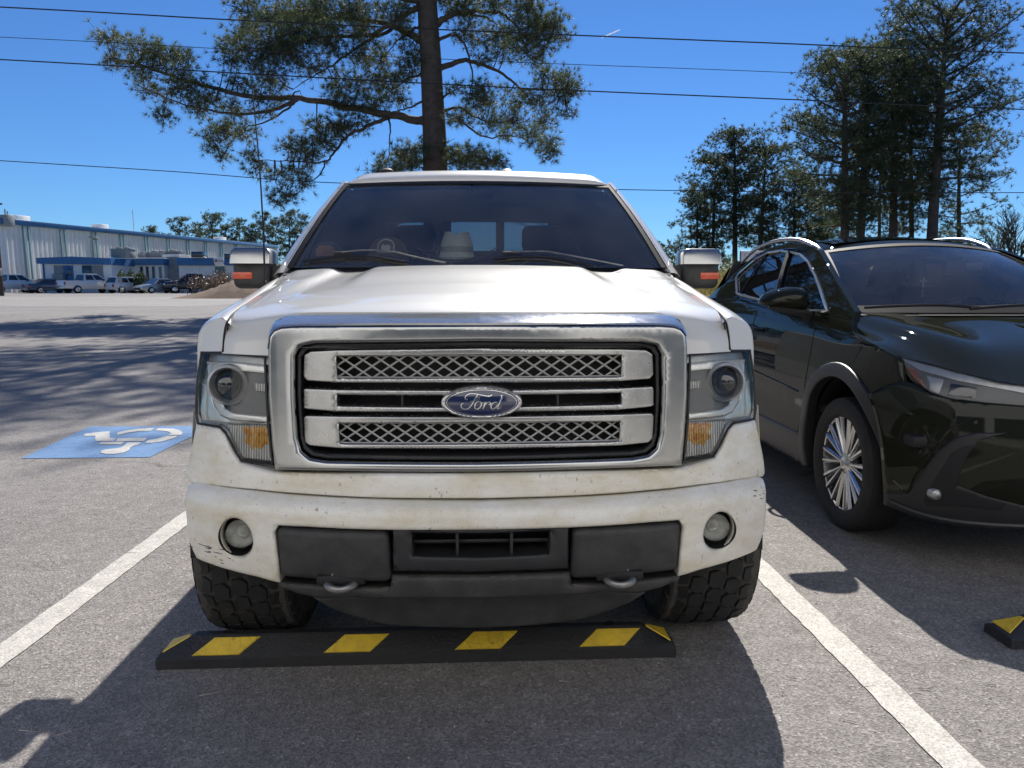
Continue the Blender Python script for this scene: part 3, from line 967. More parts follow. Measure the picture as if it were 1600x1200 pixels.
# ---- bare winter trees
def make_bare(base, H, spread, seed, label, group, depth=5, r0=.16):
    rnd = random.Random(seed)
    e = empty('bare_tree', base, 0, label, 'bare tree', group)
    tk, tw2 = MB(), MB()
    def grow(p, d, L, r, lev):
        q = p + d * L
        mid = (p + q) / 2 + Vector((rnd.gauss(0, .05), rnd.gauss(0, .05), rnd.gauss(0, .03))) * L
        (tk if lev < 2 else tw2).tube([p, mid, q], [r, r * .85, r * .68], 5 if lev < 2 else 3, cap=False)
        if lev >= depth: return
        for k in range(3 if lev > 0 else 4):
            a = rnd.uniform(0, 2 * math.pi); s = rnd.uniform(.35, .9) * spread
            n = (d + Vector((math.cos(a) * s, math.sin(a) * s, rnd.uniform(-.1, .35)))).normalized()
            grow(p.lerp(q, rnd.uniform(.6, 1)), n, L * rnd.uniform(.62, .85), r * .62, lev + 1)
    grow(Vector((0, 0, -.2)), Vector((0, 0, 1)), H * .30, r0, 0)
    tk.build('trunk', M['twigs'], e, recalc=False); tw2.build('crown', M['twigs'], e, recalc=False)
    return e
def bare_px(px, top, Y, spread, seed, label, **kw):
    b = at(px, 450, Y)
    return make_bare((b.x, Y, zg(Y)), at(px, top, Y).z - zg(Y), spread, seed, label, 'leafless trees on the right', **kw)
bare_px(1022, 344, 85, 1.0, 3, 'rounded leafless tree just right of the windscreen pillar of the pickup')
bare_px(1058, 356, 88, .6, 4, 'thin upright leafless tree left of the right mirror')
bare_px(1582, 292, 70, .8, 5, 'tall leafless tree at the right edge behind the SUV roof', r0=.2)
bare_px(1548, 330, 72, .9, 6, 'low leafless tree right of the tall pine stand')
bare_px(1600, 330, 68, 1.0, 8, 'spreading leafless tree cut off by the right edge')
bare_px(1268, 310, 80, .8, 9, 'leafless tree seen between the trunks behind the SUV roof')
bare_px(880, 266, 90, .8, 10, 'leafless treetop just above the right end of the pickup roof')

# ---- shrubs, brush, woods
def make_bush(base, sx, sy, sz, n, size, mat, label, cat, group, name='bush', stems=True):
    e = empty(name, base, 0, label, cat, group)
    a = rng.randn(n, 3); a /= np.linalg.norm(a, axis=1, keepdims=True)
    r = (.55 + .45 * rng.rand(n, 1) ** .5) * (1 + .12 * np.sin(a[:, :1] * 5 + 1) + .1 * np.cos(a[:, 1:2] * 7))
    P = a * r * np.array([sx, sy, sz]); P[:, 2] = P[:, 2] + sz * .85
    P = P[P[:, 2] > 0.02]
    tri_object('foliage', leaves(P, size), mat, e, quads=True)
    t = MB()
    for k in range(6):
        an = k * 1.05
        t.tube([(0, 0, -.1), (math.cos(an) * sx * .25, math.sin(an) * sy * .25, sz * .6), (math.cos(an) * sx * .55, math.sin(an) * sy * .55, sz * 1.2)], [.04, .03, .012], 5)
    t.build('stem', M['twigs'], e, recalc=False)
    return e
for px, w, top, Y, lb in ((191, 9, 424, 81, 'leftmost of the three clipped green bushes by the office wing'), (205, 9, 424, 82, 'middle clipped green bush by the office wing'), (220, 10, 425, 80.5, 'right-hand clipped green bush beside the stair rails')):
    b = at(px, 450, Y); hh = at(px, top, Y).z - zg(Y)
    make_bush((b.x, Y, zg(Y)), w * Y / FPX, .8, hh / 1.85, 1500, .09, M['shrub'], lb, 'bush', 'clipped bushes by the office')

def make_brush(base, w, h, n, seed, label):
    rnd = random.Random(seed)
    e = empty('dry_brush', base, 0, label, 'brush', 'dry brush by the far cars')
    t = MB(); C = []
    for _ in range(n):
        p = Vector((rnd.gauss(0, w * .4), rnd.gauss(0, .7), -.05))
        d = Vector((rnd.gauss(0, .3), rnd.gauss(0, .3), 1)).normalized()
        L = h * rnd.uniform(.5, 1.1)
        q = p + d * L * .55; s = q + (d + Vector((rnd.gauss(0, .4), rnd.gauss(0, .4), 0))).normalized() * L * .5
        t.tube([p, q, s], [.025, .018, .008], 3, cap=False)
        for u in (.4, .7, 1.0):
            C.append(np.array(q.lerp(s, u)) + np.random.RandomState(rnd.randint(0, 9999)).randn(4, 3) * .16)
    t.build('stems', M['twigs'], e, recalc=False)
    tri_object('leaves', leaves(np.vstack(C), .07), M['drybrush'], e, quads=True)
for i, (px, w, h, Y, lb) in enumerate(((300, 2.2, 2.0, 80, 'brown brush behind the dark blue pickup'), (325, 1.6, 1.6, 66, 'reddish dry brush left of the pickup mirror'), (345, 1.6, 1.9, 64, 'dry brush on the mound next to the pickup mirror'), (365, 1.8, 1.7, 63, 'dry brush directly behind the chrome mirror'), (392, 2.0, 1.5, 62, 'dry brush on the mound right of the mirror'))):
    b = at(px, 450, Y)
    make_brush((b.x, Y, zg(Y)), w, h, 70, i + 3, lb)
# earth mound by the road
mbm = MB()
rows = []
x0, x1 = at(285, 450, 57).x, at(455, 450, 57).x
for i in range(40):
    u = i / 39; row = []
    for j in range(16):
        w = j / 15
        hgt = 1.35 * (math.sin(math.pi * w) ** .8) * min(1, (u * 1.9)) ** 1.3 * (1 if u < .85 else max(0, (1 - u) / .15) ** .5)
        row.append((x0 + (x1 - x0) * u, 52 + 11 * w, zg(52 + 11 * w) - .05 + hgt + .12 * math.sin(i * 1.7 + j * 2.3) * min(1, hgt)))
    rows.append(row)
mbm.grid(rows).build('mound', pbr('mound_earth', (0.10, 0.065, 0.045), .95, col2=(.19, .13, .08), vscale=1.2, bump=1, bscale=5), None, 'low brown earth mound beside the far road, left of the pickup', 'mound', None, 'structure')
# tall grass on the right (nobody could count it) and the far woods
gx = rng.uniform(5, 26, 9000); gy = rng.uniform(25, 44, 9000)
C = np.stack([gx, gy, [zg(y) for y in gy]], 1)
hgt = rng.uniform(.8, 2.1, (9000, 1)) * (.55 + .45 * np.sin(gx * .9 + gy * .4)[:, None] ** 2)
sd = rng.randn(9000, 3) * .25; sd[:, 2] = 1
B = np.stack([C + np.array([.03, 0, 0]), C - np.array([.03, 0, 0]), C + sd * hgt], 1).reshape(-1, 3)
B2 = needles(C + sd * hgt * .8, .3, .03, 4, .6)
tri_object('tall_grass', np.vstack([B, B2]), M['reed'], None, label='yellow green tall grass behind the right mirror', cat='grass', kind='stuff')
PW = []
for x in np.arange(-60, 330, 1.6):
    hh = 6.5 + 2.5 * math.sin(x * .21) + 1.5 * math.sin(x * .57 + 1) + rng.uniform(-1, 1)
    if x < -15: hh *= .55
    k = 150
    PW.append(np.stack([x + rng.randn(k) * 1.6, 170 + rng.randn(k) * 3, .8 + hh * rng.rand(k) ** .8], 1))
tri_object('far_woods', leaves(np.vstack(PW), .45), M['pine_far'], None, quads=True, label='low dark line of far woods behind the right-hand trees', cat='woods', kind='stuff')
# ================================================================== FAR BUILDINGS
M['bwhite'] = pbr('white_metal_siding', (0.90, 0.885, 0.85), 0.5, var=0.14, vscale=0.4)
M['bwhite2'] = pbr('white_wall', (0.84, 0.83, 0.80), 0.6, var=0.1, vscale=0.8)
M['bblue'] = pbr('blue_fascia', (0.035, 0.16, 0.36), 0.5, var=0.2, vscale=1.0)
M['bteal'] = pbr('teal_downspout', (0.20, 0.36, 0.40), 0.5)
M['bgrey'] = pbr('grey_block_wall', (0.30, 0.31, 0.32), 0.8, var=0.25, vscale=2)
M['bdark'] = pbr('dark_window', (0.02, 0.03, 0.045), 0.1, coat=0.5)
M['unit'] = pbr('rooftop_unit', (0.34, 0.35, 0.33), 0.6, var=0.3, vscale=3)
M['wood'] = pbr('pole_wood', (0.10, 0.075, 0.055), 0.9, var=0.4, vscale=4)
M['cable'] = pbr('black_cable', (0.012, 0.012, 0.014), 0.5)

EAVE = at(14, 343, 91)
A0 = at(9, 450, 91)
Y1 = 160.0
A1 = at(370, 450, Y1)
dirw = Vector((A1.x - A0.x, Y1 - 91, 0)); LW = dirw.length * 1.36; dirw.normalize()
nw = Vector((dirw.y, -dirw.x, 0))           # faces the camera side
HE = EAVE.z - 0.6
wh = empty('warehouse', (A0.x, 91, 0.6), math.atan2(dirw.y, dirw.x), 'long white ribbed metal warehouse with a blue roof edge, far left', 'warehouse')
wh.rotation_euler[1] = -math.atan2(at(370, 378, Y1).z - EAVE.z, LW / 1.36)   # the long eave climbs a little
# local: x along the wall, -y towards us, z up
mb = MB()
prof = []
x = 0.0
while x < LW:
    prof += [(x, 0.0), (x + .60, 0.0), (x + .66, -.18), (x + .86, -.18), (x + .92, 0.0)]
    x += .92
mb.grid([[(px_, py_, 0), (px_, py_, HE)] for px_, py_ in prof])
mb.grid([[(0, 0, 0), (0, 0, HE)], [(0, 45, 0), (0, 45, HE + 2)]])
mb.grid([[(LW, 0, 0), (LW, 0, HE)], [(LW, 45, 0), (LW, 45, HE + 2)]])
mb.build('wall', M['bwhite'], wh, smooth=False, recalc=False)
MB().box((LW / 2, -.16, HE - .18), (LW + .6, .6, .62), .04).build('roof_edge', M['bblue'], wh)
MB().add([(-.3, -.3, HE + .1), (LW + .3, -.3, HE + .1), (LW + .3, 45, HE + 2.2), (-.3, 45, HE + 2.2)], [(0, 1, 2, 3)]).build('roof', M['bwhite2'], wh, smooth=False)
for k in range(10):
    for dx in (0, .9):
        xx = 3.6 + k * 7.2 + dx
        if xx < LW: MB().box((xx, -.32, HE / 2 - .2), (.16, .16, HE - .5), .02).build('downspout', M['bteal'], wh)
def wall_x(px):
    d = ray(px, 450); o = Vector((0, 0, 0))
    # intersect the vertical plane of the wall
    t = (Vector((A0.x, 91, 0))).dot(nw) / Vector((d.x, d.y, 0)).dot(nw)
    p = d * t
    return (Vector((p.x, p.y, 0)) - Vector((A0.x, 91, 0))).dot(dirw)
lx = wall_x(143)
mb = MB(); mb.tube([(lx, -.1, HE - 1.3), (lx, -1.0, HE - 1.2), (lx, -1.1, HE - 1.35)], .05, 6); mb.box((lx, -1.15, HE - 1.5), (.5, .55, .35), .08)
mb.build('wall_lamp', M['unit'], wh)
for px, w in ((53, 2.6), (176, 2.2), (357, 3.0)):
    xx = wall_x(px)
    MB().box((xx, 1.2, HE + .42), (w, 1.4, .72), .06).build('roof_vent', M['bwhite2'], wh)
mb = MB(); xx = wall_x(9) + .6
mb.box((xx, -.5, HE - .1), (1.3, 1.0, 1.3), .06); mb.tube([(xx - .2, -.5, HE + .5), (xx - .2, -.5, HE + 1.2)], .08, 6); mb.tube([(xx + .2, -.5, HE + .5), (xx + .2, -.5, HE + 1.0)], .08, 6)
mb.build('corner_vent', M['unit'], wh)
MB().tube([(wall_x(230), 1.5, HE), (wall_x(230), 1.5, HE + 3.6)], .05, 5).build('antenna', M['unit'], wh)

def facing_box(name, px0, px1, top, Y, depth, label, rz=0.0):
    a, b = at(px0, 450, Y), at(px1, 450, Y)
    z0 = zg(Y) - .1
    e = empty(name, (a.x, Y, z0), rz, label, 'building')
    return e, b.x - a.x, at((px0 + px1) / 2, top, Y).z - z0

# site office with a shallow gabled blue fascia, two window air conditioners and blue doors
e, w, h = facing_box('site_office', 70, 176, 403, 84, 9, 'low white office with blue fascia, blue door and window air conditioners')
MB().box((w / 2, 4.5, h / 2 - .2), (w, 9, h - .4)).build('wall', M['bwhite2'], e)
mb = MB()
mb.prism([(-.5, h - .62), (w + .15, h - .75), (w + .15, h - .05), (w * .45, h + .14), (-.5, h)], lambda p: (p[0], -.35, p[1]), lambda p: (p[0], 9.3, p[1]))
mb.build('fascia', M['bblue'], e, smooth=False)
MB().box((.04, -.02, h / 2 - .3), (.16, .2, h - .6), .02).build('corner_trim', M['bblue'], e)
def X_(px, px0=70, px1=176): return (px - px0) / (px1 - px0) * w
for px in (96, 148):
    x_ = X_(px)
    MB().box((x_ + .2, -.03, h - 1.55), (1.7, .05, 1.5), .01).build('window', M['bgrey'], e)
    mb = MB(); mb.box((x_, -.3, h - 2.1), (1.15, .6, .8), .05)
    for k in range(6): mb.box((x_, -.615, h - 2.4 + k * .11), (1.0, .02, .04))
    mb.build('window_air_conditioner', M['unit'], e)
for px in (109, 138):
    x_ = X_(px)
    d = MB().box((x_, -.04, h - 1.95), (1.05, .08, 2.3), .02).build('door', M['bblue'] if px < 120 else M['bdark'], e)
    MB().box((x_ + .1, -.095, h - 1.5), (.45, .03, .9), .01).build('pane', M['bdark'], d)
# office wing
e, w, h = facing_box('office_wing', 177, 258, 404.5, 89, 8, 'white office wing with narrow dark windows behind the clipped bushes')
MB().box((w / 2, 4, h / 2 - .2), (w, 8, h - .4)).build('wall', M['bwhite2'], e)
MB().box((w / 2, 3.9, h - .35), (w + .3, 8.6, .7), .03).build('fascia', M['bblue'], e)
MB().box((w / 2, 3.9, h + .06), (w + .4, 8.8, .12), .02).build('roof', M['bwhite2'], e)
MB().box((w * .33, -.02, h - 1.7), (w * .14, .06, 1.5), .01).build('panel', M['bgrey'], e)
for f in (.26, .57, .68, .80, .93):
    fr = MB().box((w * f, -.02, h - 1.75), (.42, .06, 1.9), .01).build('window', M['bwhite2'], e)
    MB().box((w * f, -.055, h - 1.75), (.32, .03, 1.75)).build('pane', M['bdark'], fr)
mb = MB()
for k in range(7): mb.box((w * .72 + k * .28, -1.2 - k * .02, .9 - k * .13), (.3, 1.2, .08))
for s in (-.6, .6): mb.tube([(w * .70, -1.2 + s, 1.9), (w * .70 + 2.2, -1.2 + s, 1.0), (w * .70 + 2.2, -1.2 + s, 0)], .04, 5)
mb.build('stairs', M['unit'], e)
# grey block and entrance block
e, w, h = facing_box('grey_annex', 259, 283, 397, 90, 8, 'grey block annex between the office wing and the entrance block')
MB().box((w / 2, 4, h / 2), (w, 8, h), .05).build('wall', M['bgrey'], e)
MB().box((w * .3, -.03, h - 2.6), (1.0, .08, 2.1), .02).build('door', M['unit'], e)
MB().box((w * .5, -.03, h - .2), (w + .2, .2, .25), .03).build('roof_trim', M['bwhite2'], e)
e, w, h = facing_box('entrance_block', 280, 372, 403, 88, 8, 'white entrance block with a broad blue fascia and dark glazed door beside the pickup mirror')
MB().box((w / 2, 4.2, h / 2 - .1), (w, 8, h - .2)).build('wall', M['bwhite2'], e)
MB().box((w * .31, -.1, h - .42), (w * .62, .5, .84), .04).build('fascia', M['bblue'], e)
MB().box((w * .90, -.1, h - .42), (w * .2, .5, .84), .04).build('fascia', M['bblue'], e)
sg = MB().box((w * .71, -.2, h - .35), (w * .16, .2, .75), .03).build('sign_panel', M['bwhite2'], e)
MB().box((w * .665, -.32, h - .32), (.28, .04, .28), .02).build('red_mark', M['marker'], sg)
MB().box((w * .73, -.32, h - .36), (.7, .04, .1), .01).build('lettering', M['bgrey'], sg)
for i in range(2):
    for j in range(2):
        fr = MB().box((w * (.665 + .085 * i), -.03, h - 1.35 - .9 * j), (w * .08, .1, .82), .02).build('window', M['unit'], e)
        MB().box((w * (.665 + .085 * i), -.09, h - 1.35 - .9 * j), (w * .068, .04, .7)).build('pane', M['bdark'], fr)
MB().box((w * .38, -.3, h + .35), (1.3, 1.2, .65), .05).build('roof_hatch', M['bdark'], e)
MB().box((w * .9, -.1, h + .2), (1.1, 1.0, .5), .05).build('roof_hatch', M['bdark'], e)

def rooftop_unit(px0, px1, top, bot, Y, label, k):
    a, b = at(px0, bot, Y), at(px1, bot, Y)
    h = at(px0, top, Y).z - a.z
    e = empty('rooftop_air_conditioner', (a.x, Y, a.z), 0, label, 'air conditioner', 'air conditioning units on the office roofs')
    w = b.x - a.x
    mb = MB(); mb.box((w / 2, .7, h * .5), (w, 1.4, h * .9), .05); mb.box((w / 2, .7, h * .97), (w + .1, 1.5, h * .08), .02); mb.build('casing', M['unit'], e)
    mb = MB()
    for i in range(6): mb.box((w * .45, -.02, h * (.2 + .11 * i)), (w * .7, .05, h * .05))
    mb.build('louvre', M['bgrey'], e)
    mb = MB()
    for i in range(1 + k): mb.lathe([(.0, 0), (.32, 0), (.36, .16), (.28, .2)], 14, (w * (.3 + .4 * i), .7, h), 'z')
    mb.build('fan_cowl', M['bgrey'], e)
rooftop_unit(173, 203, 388.5, 403, 86, 'large greenish grey roof unit above the left end of the office wing', 1)
rooftop_unit(215, 227, 396, 404, 91, 'small roof unit with dark fan left of the long one', 0)
rooftop_unit(229, 257, 394, 404.5, 91.5, 'long low roof unit in the middle of the office wing roof', 1)
rooftop_unit(259, 282, 392.5, 398, 92, 'pale roof unit on the grey annex', 0)

# utility pole at the left edge
pb = at(2.5, 450, 62)
e = empty('utility_pole', (pb.x, 62, zg(62)), 0, 'dark wooden utility pole at the left edge of the picture', 'utility pole')
hp = at(2, 314, 62).z - zg(62)
MB().tube([(0, 0, -.3), (0, 0, hp)], [.17, .11], 10).build('pole', M['wood'], e)
mb = MB(); mb.box((0, -.2, hp - .25), (1.4, .12, .14), .02); mb.build('crossarm', M['wood'], e)
mb = MB(); mb.box((.05, -.25, 1.9), (.35, .25, .6), .04); mb.build('meter_box', M['unit'], e)

# power lines: four separate cables, hung well in front of the pines
for pts, Y, r, lb in (
        ([(-900, -33), (0, 11), (400, 33), (800, 51), (1200, 67), (1600, 83), (2500, 112)], 25.0, .020, 'uppermost thick power line crossing the sky'),
        ([(-900, 20), (0, 58), (400, 79), (800, 97), (1200, 112), (1600, 130), (2500, 165)], 25.8, .010, 'thin wire between the two thick power lines'),
        ([(-900, 48), (0, 93), (400, 116), (800, 137), (1200, 154), (1600, 171), (2500, 205)], 24.6, .019, 'thick power line third from the top, crossing the pine limbs'),
        ([(-900, 195), (0, 251), (270, 268), (530, 286), (960, 296), (1250, 300), (1600, 301), (2500, 300)], 25.4, .014, 'lowest wire, passing just behind the pickup roof')):
    P = [tuple(at(x, y, Y + (x - 800) * .0006)) for x, y in pts]
    MB().tube([Vector(p) for p in cr(P, 10)], r, 6).build('power_line', M['cable'], None, lb, 'power line', 'power lines crossing the picture')

# unseen pale building added behind the camera, bounces sunlight onto the shaded truck front
e = empty('bounce_building', (0, -4.8, 0), 0, 'unseen pale stucco building added behind the camera to bounce light onto the vehicles', 'building')
M['stucco'] = pbr('pale_stucco', (.79, .785, .77), .9, var=.06, vscale=1.5, bump=.3, bscale=40)
MB().box((0, -4, 4.6), (60, 8, 9.2), .05).build('wall', M['stucco'], e)
MB().box((0, -4, 9.35), (60.6, 8.6, .3), .04).build('roof_edge', M['unit'], e)
for k in range(9):  # dark glazing added to vary what the chrome reflects
    f_ = MB().box((-25 + k * 6.2, .03, 1.45), (5.0, .1, 2.5), .02).build('window', M['bgrey'], e)
    MB().box((-25 + k * 6.2, .09, 1.45), (4.7, .03, 2.25)).build('pane', M['bdark'], f_)
MB().box((0, -2.85, .05), (60, 3.9, .12), .02).build('bounce_walk', pbr('concrete_walk', (.46, .44, .40), .9, var=.12, vscale=2, bump=.3, bscale=60), None, 'unseen pale walk added behind the camera to bounce light', 'bounce_walk', None, 'structure')  # added unseen slab, sends more sunlight up to the shaded fronts

# white board behind the SUV
sp = at(1168, 450, 24)
e = empty('notice_board', (sp.x, 24, zg(24)), 0, 'white board on posts half hidden behind the rear of the dark green SUV', 'sign')
zt, zb2 = at(1168, 392, 24).z - zg(24), at(1168, 430, 24).z - zg(24)
ww = 44 * 24 / FPX
MB().box((.2, 0, (zt + zb2) / 2), (ww, .06, zt - zb2), .01).build('board', pbr('board_white', (.62, .58, .57), .5), e)
mb = MB()
for x_ in (-.22, .62): mb.box((x_, .06, zt / 2), (.07, .07, zt), .01)
mb.build('post', M['wood'], e)
mb = MB()
for z_, x0_, x1_ in ((zt - .1, -.13, .55), (zb2 + .1, -.13, .55)): mb.box(((x0_ + x1_) / 2, -.035, z_), (x1_ - x0_, .012, .012))
for x_ in (-.13, .55): mb.box((x_, -.036, (zt + zb2) / 2), (.012, .012, zt - zb2 - .2))
mb.build('border', pbr('faded_red', (.42, .22, .22), .6), e)

# small sign by the far cars
sp = at(188, 450, 76)
e = empty('parking_sign', (sp.x, 76, zg(76)), 0, 'small grey sign on a post in front of the far white hatchback', 'sign')
zt = at(188, 432.5, 76).z - zg(76)
MB().box((0, 0, zt - .3), (.42, .03, .62), .01).build('panel', M['unit'], e)
MB().tube([(0, .04, 0), (0, .04, zt)], .035, 6).build('post', M['unit'], e)

# ------------------------------------------------------------------ far parked cars
def carpaint(name, c, metal=.1): return pbr(name, c, .3, metal, coat=.8, var=.06)
M['cw'] = carpaint('car_white', (.72, .72, .71)); M['cs'] = carpaint('car_silver', (.42, .44, .45), .4); M['cb'] = carpaint('car_blue', (.02, .06, .12)); M['ck'] = carpaint('car_navy', (.012, .018, .035))
M['cwin'] = pbr('car_window', (.015, .02, .028), .08, coat=.6); M['tail'] = pbr('tail_lamp', (.35, .02, .02), .3, coat=.5); M['hlamp'] = pbr('head_lamp', (.6, .6, .6), .15, coat=.5)
CARS = {  # lower body stations (x, half width, z low, z high), cab base x0,x1 / roof x0,x1 / belt z / roof z, wheels
    'pickup': dict(body=[(-2.9, .80, .55, 1.22), (-2.85, .97, .48, 1.28), (-1.2, 1.0, .42, 1.30), (.9, 1.0, .42, 1.28), (1.6, .99, .42, 1.24), (2.6, .94, .45, 1.16), (2.88, .82, .5, 1.02)], cab=(-1.05, 1.45, -.85, .55, 1.26, 1.93), ww=(.92, .70), wh=(-1.75, 1.85), r=.40),
    'sedan': dict(body=[(-2.35, .66, .45, .92), (-2.25, .84, .32, 1.0), (-1.3, .91, .25, 1.0), (.6, .91, .25, .96), (1.4, .90, .25, .90), (2.1, .82, .28, .76), (2.35, .62, .36, .66)], cab=(-1.85, 1.15, -.85, .35, .95, 1.44), ww=(.84, .60), wh=(-1.4, 1.4), r=.33),
    'hatchback': dict(body=[(-2.15, .70, .5, 1.0), (-2.08, .86, .36, 1.06), (-1.2, .91, .28, 1.06), (.6, .91, .28, 1.02), (1.3, .90, .28, .98), (1.95, .84, .3, .86), (2.2, .66, .4, .72)], cab=(-2.0, 1.2, -1.7, .4, 1.02, 1.62), ww=(.85, .68), wh=(-1.35, 1.35), r=.35)}
def make_car(kind, px, Y, head, paint, label):
    s = CARS[kind]
    p = at(px, 450, Y)
    names = {'pickup': ('parked_pickup', 'pickup'), 'sedan': ('parked_sedan', 'car'), 'hatchback': ('parked_hatchback', 'car')}[kind]
    e = empty(names[0], (p.x, Y, zg(Y) + .01), R_(head), label, names[1], 'cars parked in front of the offices')
    rows = []
    for x, w, z0, z1 in s['body']:
        ring = [(x, -w * .92, z0), (x, -w, z0 + .15), (x, -w, z1 - .12), (x, -w * .95, z1 - .02), (x, -w * .6, z1 + .02), (x, 0, z1 + .03)]
        rows.append(ring + [(a, -b, c) for a, b, c in reversed(ring[:-1])])
    mb = MB(); n0 = len(rows[0]); mb.grid(rows, close_v=True); mb.f += [tuple(range(n0)), tuple(len(mb.v) - n0 + k for k in range(n0))]
    bx0, bx1, rx0, rx1, zb, zr = s['cab']; wb, wr = s['ww']
    B = [(bx0, -wb, zb), (bx1, -wb, zb), (bx1, wb, zb), (bx0, wb, zb)]
    T = [(rx0, -wr, zr), (rx1, -wr, zr), (rx1, wr, zr), (rx0, wr, zr)]
    mb.add(B + T, [(0, 1, 5, 4), (1, 2, 6, 5), (2, 3, 7, 6), (3, 0, 4, 7), (4, 5, 6, 7)])
    cx0, cx1 = rx0 + .02, rx1 - .02
    mb.box(((cx0 + cx1) / 2, 0, zr + .02), (cx1 - cx0, wr * 1.9, .07), .03)
    body = mb.build('body', paint, e, angle=40)
    def pane(a, b, c, d, u0, u1, v0, v1, off):
        a, b, c, d = map(Vector, (a, b, c, d))
        def q(u, v): return (a.lerp(b, u)).lerp(d.lerp(c, u), v) + off
        P = [q(u0, v0), q(u1, v0), q(u1, v1), q(u0, v1)]
        MB().add(P + [x - off * 2 for x in P], [(0, 1, 2, 3), (0, 1, 5, 4), (1, 2, 6, 5), (2, 3, 7, 6), (3, 0, 4, 7)]).build('window', M['cwin'], e, smooth=False)
    for sgn, (i, j) in ((-1, (0, 1)), (1, (3, 2))):
        off = Vector((0, sgn * .018, .004))
        pane(B[i], B[j], T[j], T[i], .08, .47, .14, .88, off); pane(B[i], B[j], T[j], T[i], .53, .90, .14, .88, off)
    pane(B[1], B[2], T[2], T[1], .05, .95, .08, .93, Vector((.016, 0, .012)))
    pane(B[3], B[0], T[0], T[3], .06, .94, .10, .93, Vector((-.018, 0, .008)))
    for x in s['wh']:
        for sg in (-1, 1):
            wy = s['body'][2][1] * sg
            wl_ = MB().lathe([(.02, -.12), (s['r'] * .9, -.13), (s['r'], -.09), (s['r'], .09), (s['r'] * .9, .13), (.02, .13)], 18, (x, wy * .93, s['r']), 'y').build('wheel', M['rubber'], e)
            MB().lathe([(.02, -.145), (s['r'] * .35, -.15), (s['r'] * .62, -.14), (s['r'] * .66, -.128)] if sg < 0 else [(.02, .145), (s['r'] * .35, .15), (s['r'] * .62, .14), (s['r'] * .66, .128)], 14, (x, wy * .93, s['r']), 'y').build('rim', M['alloy'], wl_)
    xb, wbk, zl, zh = s['body'][0]; xf, wf, zl2, zh2 = s['body'][-1]
    for sg in (-1, 1):
        MB().box((xb + .02, sg * (wbk - .02), zh - .22), (.16, .2, .32), .03).build('tail_lamp', M['tail'], e)
        MB().box((xf - .06, sg * (wf - .06), zh2 - .12), (.2, .3, .17), .04).build('headlight', M['hlamp'], e)
    MB().box((xb - .03, 0, zl + .06), (.16, wbk * 1.9, .18), .04).build('bumper', M['alloy'] if kind == 'pickup' else paint, e)
    MB().box((xf + .0, 0, zl2 + .08), (.14, wf * 1.8, .2), .05).build('bumper', M['void'], e)
    for sg in (-1, 1):
        MB().box((bx1 - .55, sg * (wb + .16), zb + .1), (.12, .22, .2), .04).build('mirror', M['void'], e)
    if kind == 'pickup':
        MB().box((-1.95, 0, 1.31), (1.6, 1.7, .04), .01).build('bed_cover', M['void'], e)
make_car('pickup', 22, 82, 58, M['cw'], 'white crew-cab pickup at the far left, cut off by the edge')
make_car('sedan', 64, 88, 58, M['cw'], 'white car mostly hidden behind the dark blue sedan')
make_car('sedan', 78, 80, 58, M['cb'], 'dark blue sedan between the two far white pickups')
make_car('hatchback', 108, 90, 60, M['ck'], 'dark car half hidden behind the far white pickup with its tailgate towards us')
make_car('pickup', 140, 80, 58, M['cw'], 'white pickup with its tailgate towards us, right of the dark blue sedan')
make_car('pickup', 168, 90, 58, M['cw'], 'white pickup behind the one with its tailgate towards us, only its cab showing')
make_car('hatchback', 201, 81, 60, M['cw'], 'white hatchback with a dark rear window behind the small sign')
make_car('sedan', 248, 79, -122, M['cs'], 'silver sedan facing us beside the white hatchback')
make_car('pickup', 302, 80, -150, M['ck'], 'dark navy pickup at the right end of the far row')
# ================================================================== WHITE PICKUP
TO, TRZ = Vector((-0.092, 2.22, 0.0)), R_(2.5)
truck = empty('pickup_truck', TO, TRZ, 'dirty white pickup with a big chrome grille facing us, nose over the wheel stop', 'pickup')
_ct, _st = math.cos(TRZ), math.sin(TRZ)
def to_loc(p, O, rz):
    d = p - O; c, s = math.cos(rz), math.sin(rz)
    return Vector((d.x * c + d.y * s, -d.x * s + d.y * c, d.z))
def to_world(p, O, rz):
    c, s = math.cos(rz), math.sin(rz)
    return Vector((p[0] * c - p[1] * s, p[0] * s + p[1] * c, p[2])) + O
def hit(px, py, g, O, rz, it=40):
    """point of the pixel's ray on the surface y = g(x, z) of a thing's own frame"""
    L0 = to_loc(Vector((0, 0, CAMH)), O, rz)
    d = ray(px, py); c, s = math.cos(rz), math.sin(rz)
    D = Vector((d.x * c + d.y * s, -d.x * s + d.y * c, d.z))
    y = 0.2
    for _ in range(it):
        t = (y - L0.y) / D.y
        p = L0 + D * t
        y = 0.5 * y + 0.5 * g(p.x, p.z)
    t = (y - L0.y) / D.y
    return L0 + D * t
def tl(px, py, g):
    p = hit(px, py, g, TO, TRZ); return (p.x, p.z)
def tl3(px, py, y): return hit(px, py, lambda a, b: y, TO, TRZ)

def ax(x): return min(abs(x), 1.02)
def g_bump(x, z): return .25 * (ax(x) / .95) ** 3 + (.035 * ((z - .655) / .05) ** 2 if z > .655 else 0) + max(0, .52 - z) * .12
def g_strip(x, z): return .045 + .27 * (ax(x) / .96) ** 3 + max(0, z - .735) * .25
def g_gr(x, z): return .065 + .025 * (z - .79) / .45 + .05 * (ax(x) / .65) ** 2
def g_lamp(x, z): return .075 + .09 * (z - .79) / .45 + .27 * (ax(x) / .96) ** 3
def g_val(x, z): return .05 + .22 * (ax(x) / .9) ** 2.6 + max(0, .46 - z) * .25
def g_dam(x, z): return .13 + .20 * (ax(x) / .9) ** 2 + max(0, .42 - z) * .35

